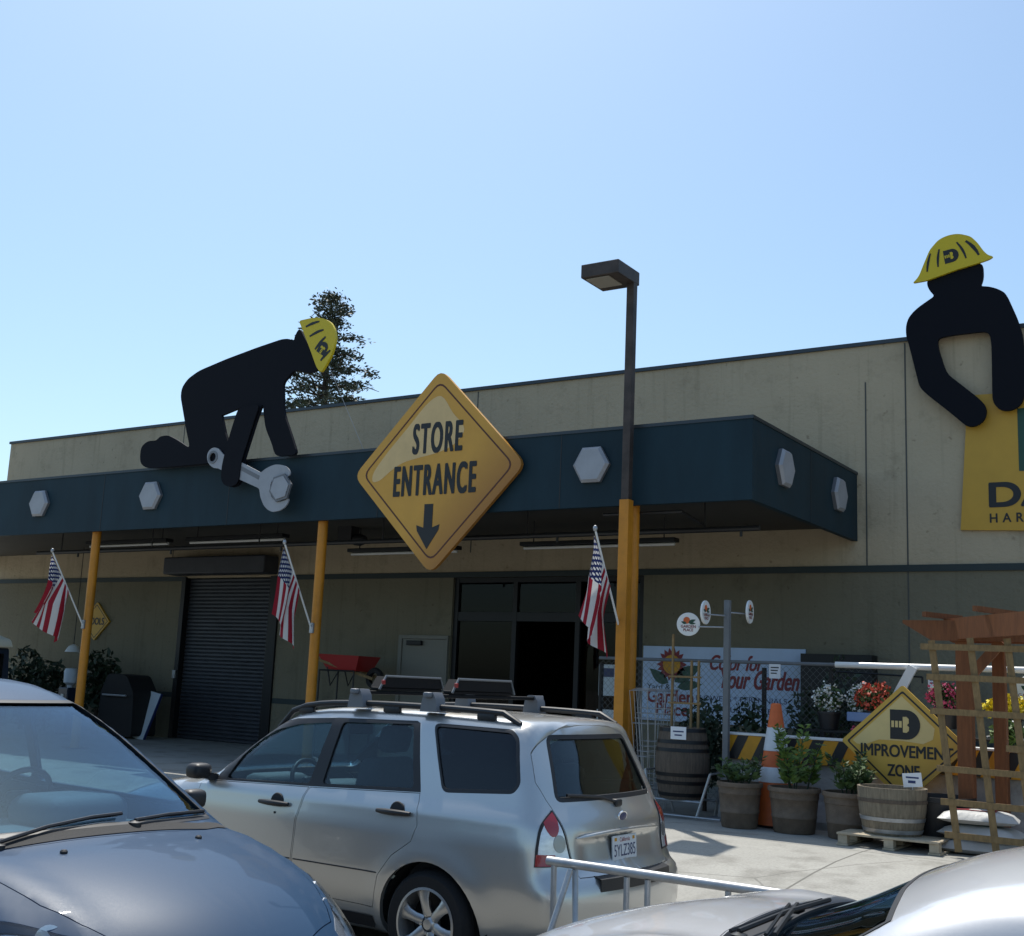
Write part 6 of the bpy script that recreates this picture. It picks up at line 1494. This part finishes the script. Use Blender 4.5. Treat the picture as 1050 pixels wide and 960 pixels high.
# ---------------------------------------------------- bright silver coupe, lower right, nose to the left
def build_coupe():
    side = [(.05, .40), (.0, .55), (.04, .72), (.20, .86), (.60, .93), (.95, 1.08), (1.30, 1.25), (1.60, 1.315), (1.95, 1.305), (2.18, 1.255), (2.36, 1.185), (2.62, 1.055), (2.82, .985), (3.05, .965), (3.3, .945), (3.6, .875), (3.82, .79), (3.98, .69), (4.07, .58), (4.11, .47), (4.08, .32), (3.95, .22), (3.6, .19), (2.0, .18), (.7, .20), (.3, .28)]
    zt = [.18, .30, .45, .60, .75, .88, .97, 1.03, 1.20, 1.35]; wt = [.85, .90, .935, .945, .94, .925, .90, .885, .82, .76]
    def width(x, z):
        w0 = np.interp(z, zt, wt); e = np.clip((x-2.9)/1.3, 0, 1); r = np.clip((.8-x)/.8, 0, 1)
        return w0*(1-.14*e**2-.08*r**2)
    ext = lambda x, ay, z: -.028*np.clip((x-2.75)/.3, 0, 1)*np.exp(-((ay-.66)/.10)**2)
    car = Car(side, width, 4.18, .50, .2, lambda x: np.interp(x, [0, .9, 1.6, 2.4, 3.0, 4.1], [.02, .05, .06, .07, .03, .04]), lambda x, z: np.interp(z, [.2, .9, 1.0, 1.3], [.14, .12, .11, .12]), (.9, 3.1, .62), [(.80, .30, .38, .025), (3.35, .30, .38, .025)], ext)
    t = thing('coupe_car', 'bright silver coupe cut off in the lower right corner, bonnet pointing left', 'car', (1.29, 4.33, 0.01), math.pi)
    sh = car.shell(0, -.03); gl = car.shell(-.006, -.012)
    Y = (-1.3, 1.3)
    WSp = [(2.76, -.83), (2.795, -.4), (2.80, 0), (2.795, .4), (2.76, .83), (2.30, .73), (2.35, .38), (2.365, 0), (2.35, -.38), (2.30, -.73)]
    CWp = [(2.765, -.84), (2.80, -.4), (2.805, 0), (2.80, .4), (2.765, .84), (2.87, .80), (2.93, .4), (2.94, 0), (2.93, -.4), (2.87, -.80)]
    HDp = [(2.875, -.795), (2.935, -.4), (2.945, 0), (2.935, .4), (2.875, .795), (3.3, .72), (3.7, .60), (3.95, .45), (4.02, .2), (4.03, 0), (4.02, -.2), (3.95, -.45), (3.7, -.62), (3.3, -.72)]
    SG = round_poly([(2.40, .985), (2.10, 1.09), (1.7, 1.13), (1.3, 1.10), (1.1, .99)], .03)
    DR = [(2.75, .34), (2.75, .955), (1.25, .985), (1.22, .34)]
    arch = MB()
    for cx in (.80, 3.35):
        for s_ in (-1, 1): arch.lathe([(.37, .45*s_), (.37, 1.2*s_), (0, 1.2*s_), (0, .45*s_)][::s_], (cx, 0, .30), 'y', 40)
    bmesh.ops.remove_doubles(arch.bm, verts=list(arch.bm.verts), dist=1e-5); bmesh.ops.recalc_face_normals(arch.bm, faces=list(arch.bm.faces)); am = bpy.data.meshes.new('a'); arch.bm.to_mesh(am); arch.bm.free()
    cl = [[(WSp, .8, 1.6, 'z')], [(CWp, .8, 1.6, 'z')], [(HDp, .6, 1.6, 'z')], [(SG, *Y, 'y')], [(DR, *Y, 'y')]]
    body = boolean(sh.copy(), [cutmesh(c) for c in cl]+[am], ['DIFFERENCE']*6); P = M['silver']; panel(car, 'body', body, P, t)
    def piece(name, cs, ops, mat_, src=None, split=False, inner=None):
        me = boolean((src or sh).copy(), [cutmesh(c) for c in cs], ops)
        if not split: return panel(car, name, me, mat_, t, inner)
        return [panel(car, name, keep_side(me, s_), mat_, t, inner) for s_ in (1, -1)]
    piece('bonnet', [[(inset(HDp, .004), .6, 1.6, 'z')]], ['INTERSECT'], P)
    piece('windscreen', [[(inset(WSp, .001), .8, 1.6, 'z')]], ['INTERSECT'], M['windglass'], gl)
    piece('windscreen_seal', [[(inset(WSp, .0005), .8, 1.6, 'z')], [(inset(WSp, .018), .7, 1.7, 'z')]], ['INTERSECT', 'DIFFERENCE'], M['plastic'], car.shell(.003, -.015))
    piece('cowl_panel', [[(inset(CWp, .002), .8, 1.6, 'z')]], ['INTERSECT'], M['plastic'], car.shell(-.025, -.04), inner=M['plastic'])
    piece('door', [[(inset(DR, .004), *Y, 'y')]], ['INTERSECT'], P, split=True)
    piece('door_glass', [[(inset(SG, .001), *Y, 'y')]], ['INTERSECT'], M['carglass'], gl, split=True)
    def topz(x, y):
        lo, hi = .3, 1.8
        for _ in range(22):
            mid = (lo+hi)/2
            if car.f(np.array([[x, y, mid]]))[0] > 0: hi = mid
            else: lo = mid
        return lo
    for pts in (((2.87, -.10), (2.79, .22), (2.73, .50)), ((2.87, .45), (2.83, .10), (2.80, -.25))):
        p3 = [(x, y, topz(x, y)+.018) for x, y in pts]
        m = MB(); m.tube(p3, .009, 6); m.tube([(p[0]+.03, p[1], p[2]-.004) for p in p3], .007, 5); m.lathe([(.028, 0), (.028, .02), (0, .028)], (p3[0][0], p3[0][1], p3[0][2]-.03), 'z', 12); m.build('wiper', M['frame'], t, world=False, smooth=True)
    m = MB(); m.box(2.0, 2.75, -.70, .70, .55, .88, .05); m.build('dashboard', M['cabin'], t, world=False, smooth=True, angle=60)
    m = MB(); m.box(.8, 2.7, -.70, .70, .20, .28); m.build('cabin_floor', M['cabin'], t, world=False)
    steering(t, (2.02, .35, .82), .18, 24); seats(t, ((1.45, (.36, -.36)),), .16, .3, .46)
    for s_ in (1, -1):
        for cx in (.80, 3.35): wheel(t, (cx, .745*s_, .305), .305, .205, .20, 5, s_)
        m = MB(); xh, yh = 3.86, .56*s_; m.lathe([(0, .02), (.09, .012), (.11, 0)], (0, 0, 0), 'x', 24); bmesh.ops.transform(m.bm, matrix=Matrix.Translation((3.80, .60*s_, .64)) @ Matrix.Rotation(R(22*s_), 4, 'Z'), verts=list(m.bm.verts)); m.build('headlight', M['lampclear'], t, world=False, smooth=True)
        m = MB(); m.box(2.42, 2.56, min(.82*s_, .98*s_), max(.82*s_, .98*s_), .93, 1.04, .04, segs=3); m.build('side_mirror', P, t, world=False, smooth=True, angle=50)
build_coupe()
# ------------------------------------------------------------------ camera and view
def camera():
    yaw, pitch, roll, f = R(33.2449), R(10.1682), R(2.5167), 1230.17
    fw = Vector((-math.sin(yaw)*math.cos(pitch), math.cos(yaw)*math.cos(pitch), math.sin(pitch)))
    r0 = Vector((math.cos(yaw), math.sin(yaw), 0)); u0 = r0.cross(fw)
    r = r0*math.cos(roll)+u0*math.sin(roll); u = u0*math.cos(roll)-r0*math.sin(roll)
    cd = bpy.data.cameras.new('camera'); co = bpy.data.objects.new('camera', cd); COL.objects.link(co)
    m = Matrix((r, u, -fw)).transposed().to_4x4(); m.translation = (0, 0, 1.75); co.matrix_world = m
    cd.sensor_fit = 'HORIZONTAL'; cd.sensor_width = 36; cd.lens = f/1050*36; cd.clip_start = .05; cd.clip_end = 2000
    S.camera = co
camera()
S.view_settings.view_transform = 'Standard'; S.view_settings.look = 'None'; S.view_settings.exposure = 0.22; S.view_settings.gamma = 1
S.view_settings.use_curve_mapping = False
S.render.engine = 'CYCLES'; S.cycles.max_bounces = 8; S.cycles.transparent_max_bounces = 24; S.cycles.caustics_reflective = False; S.cycles.caustics_refractive = False
S.cycles.use_denoising = True
S.cycles.sample_clamp_indirect = 6
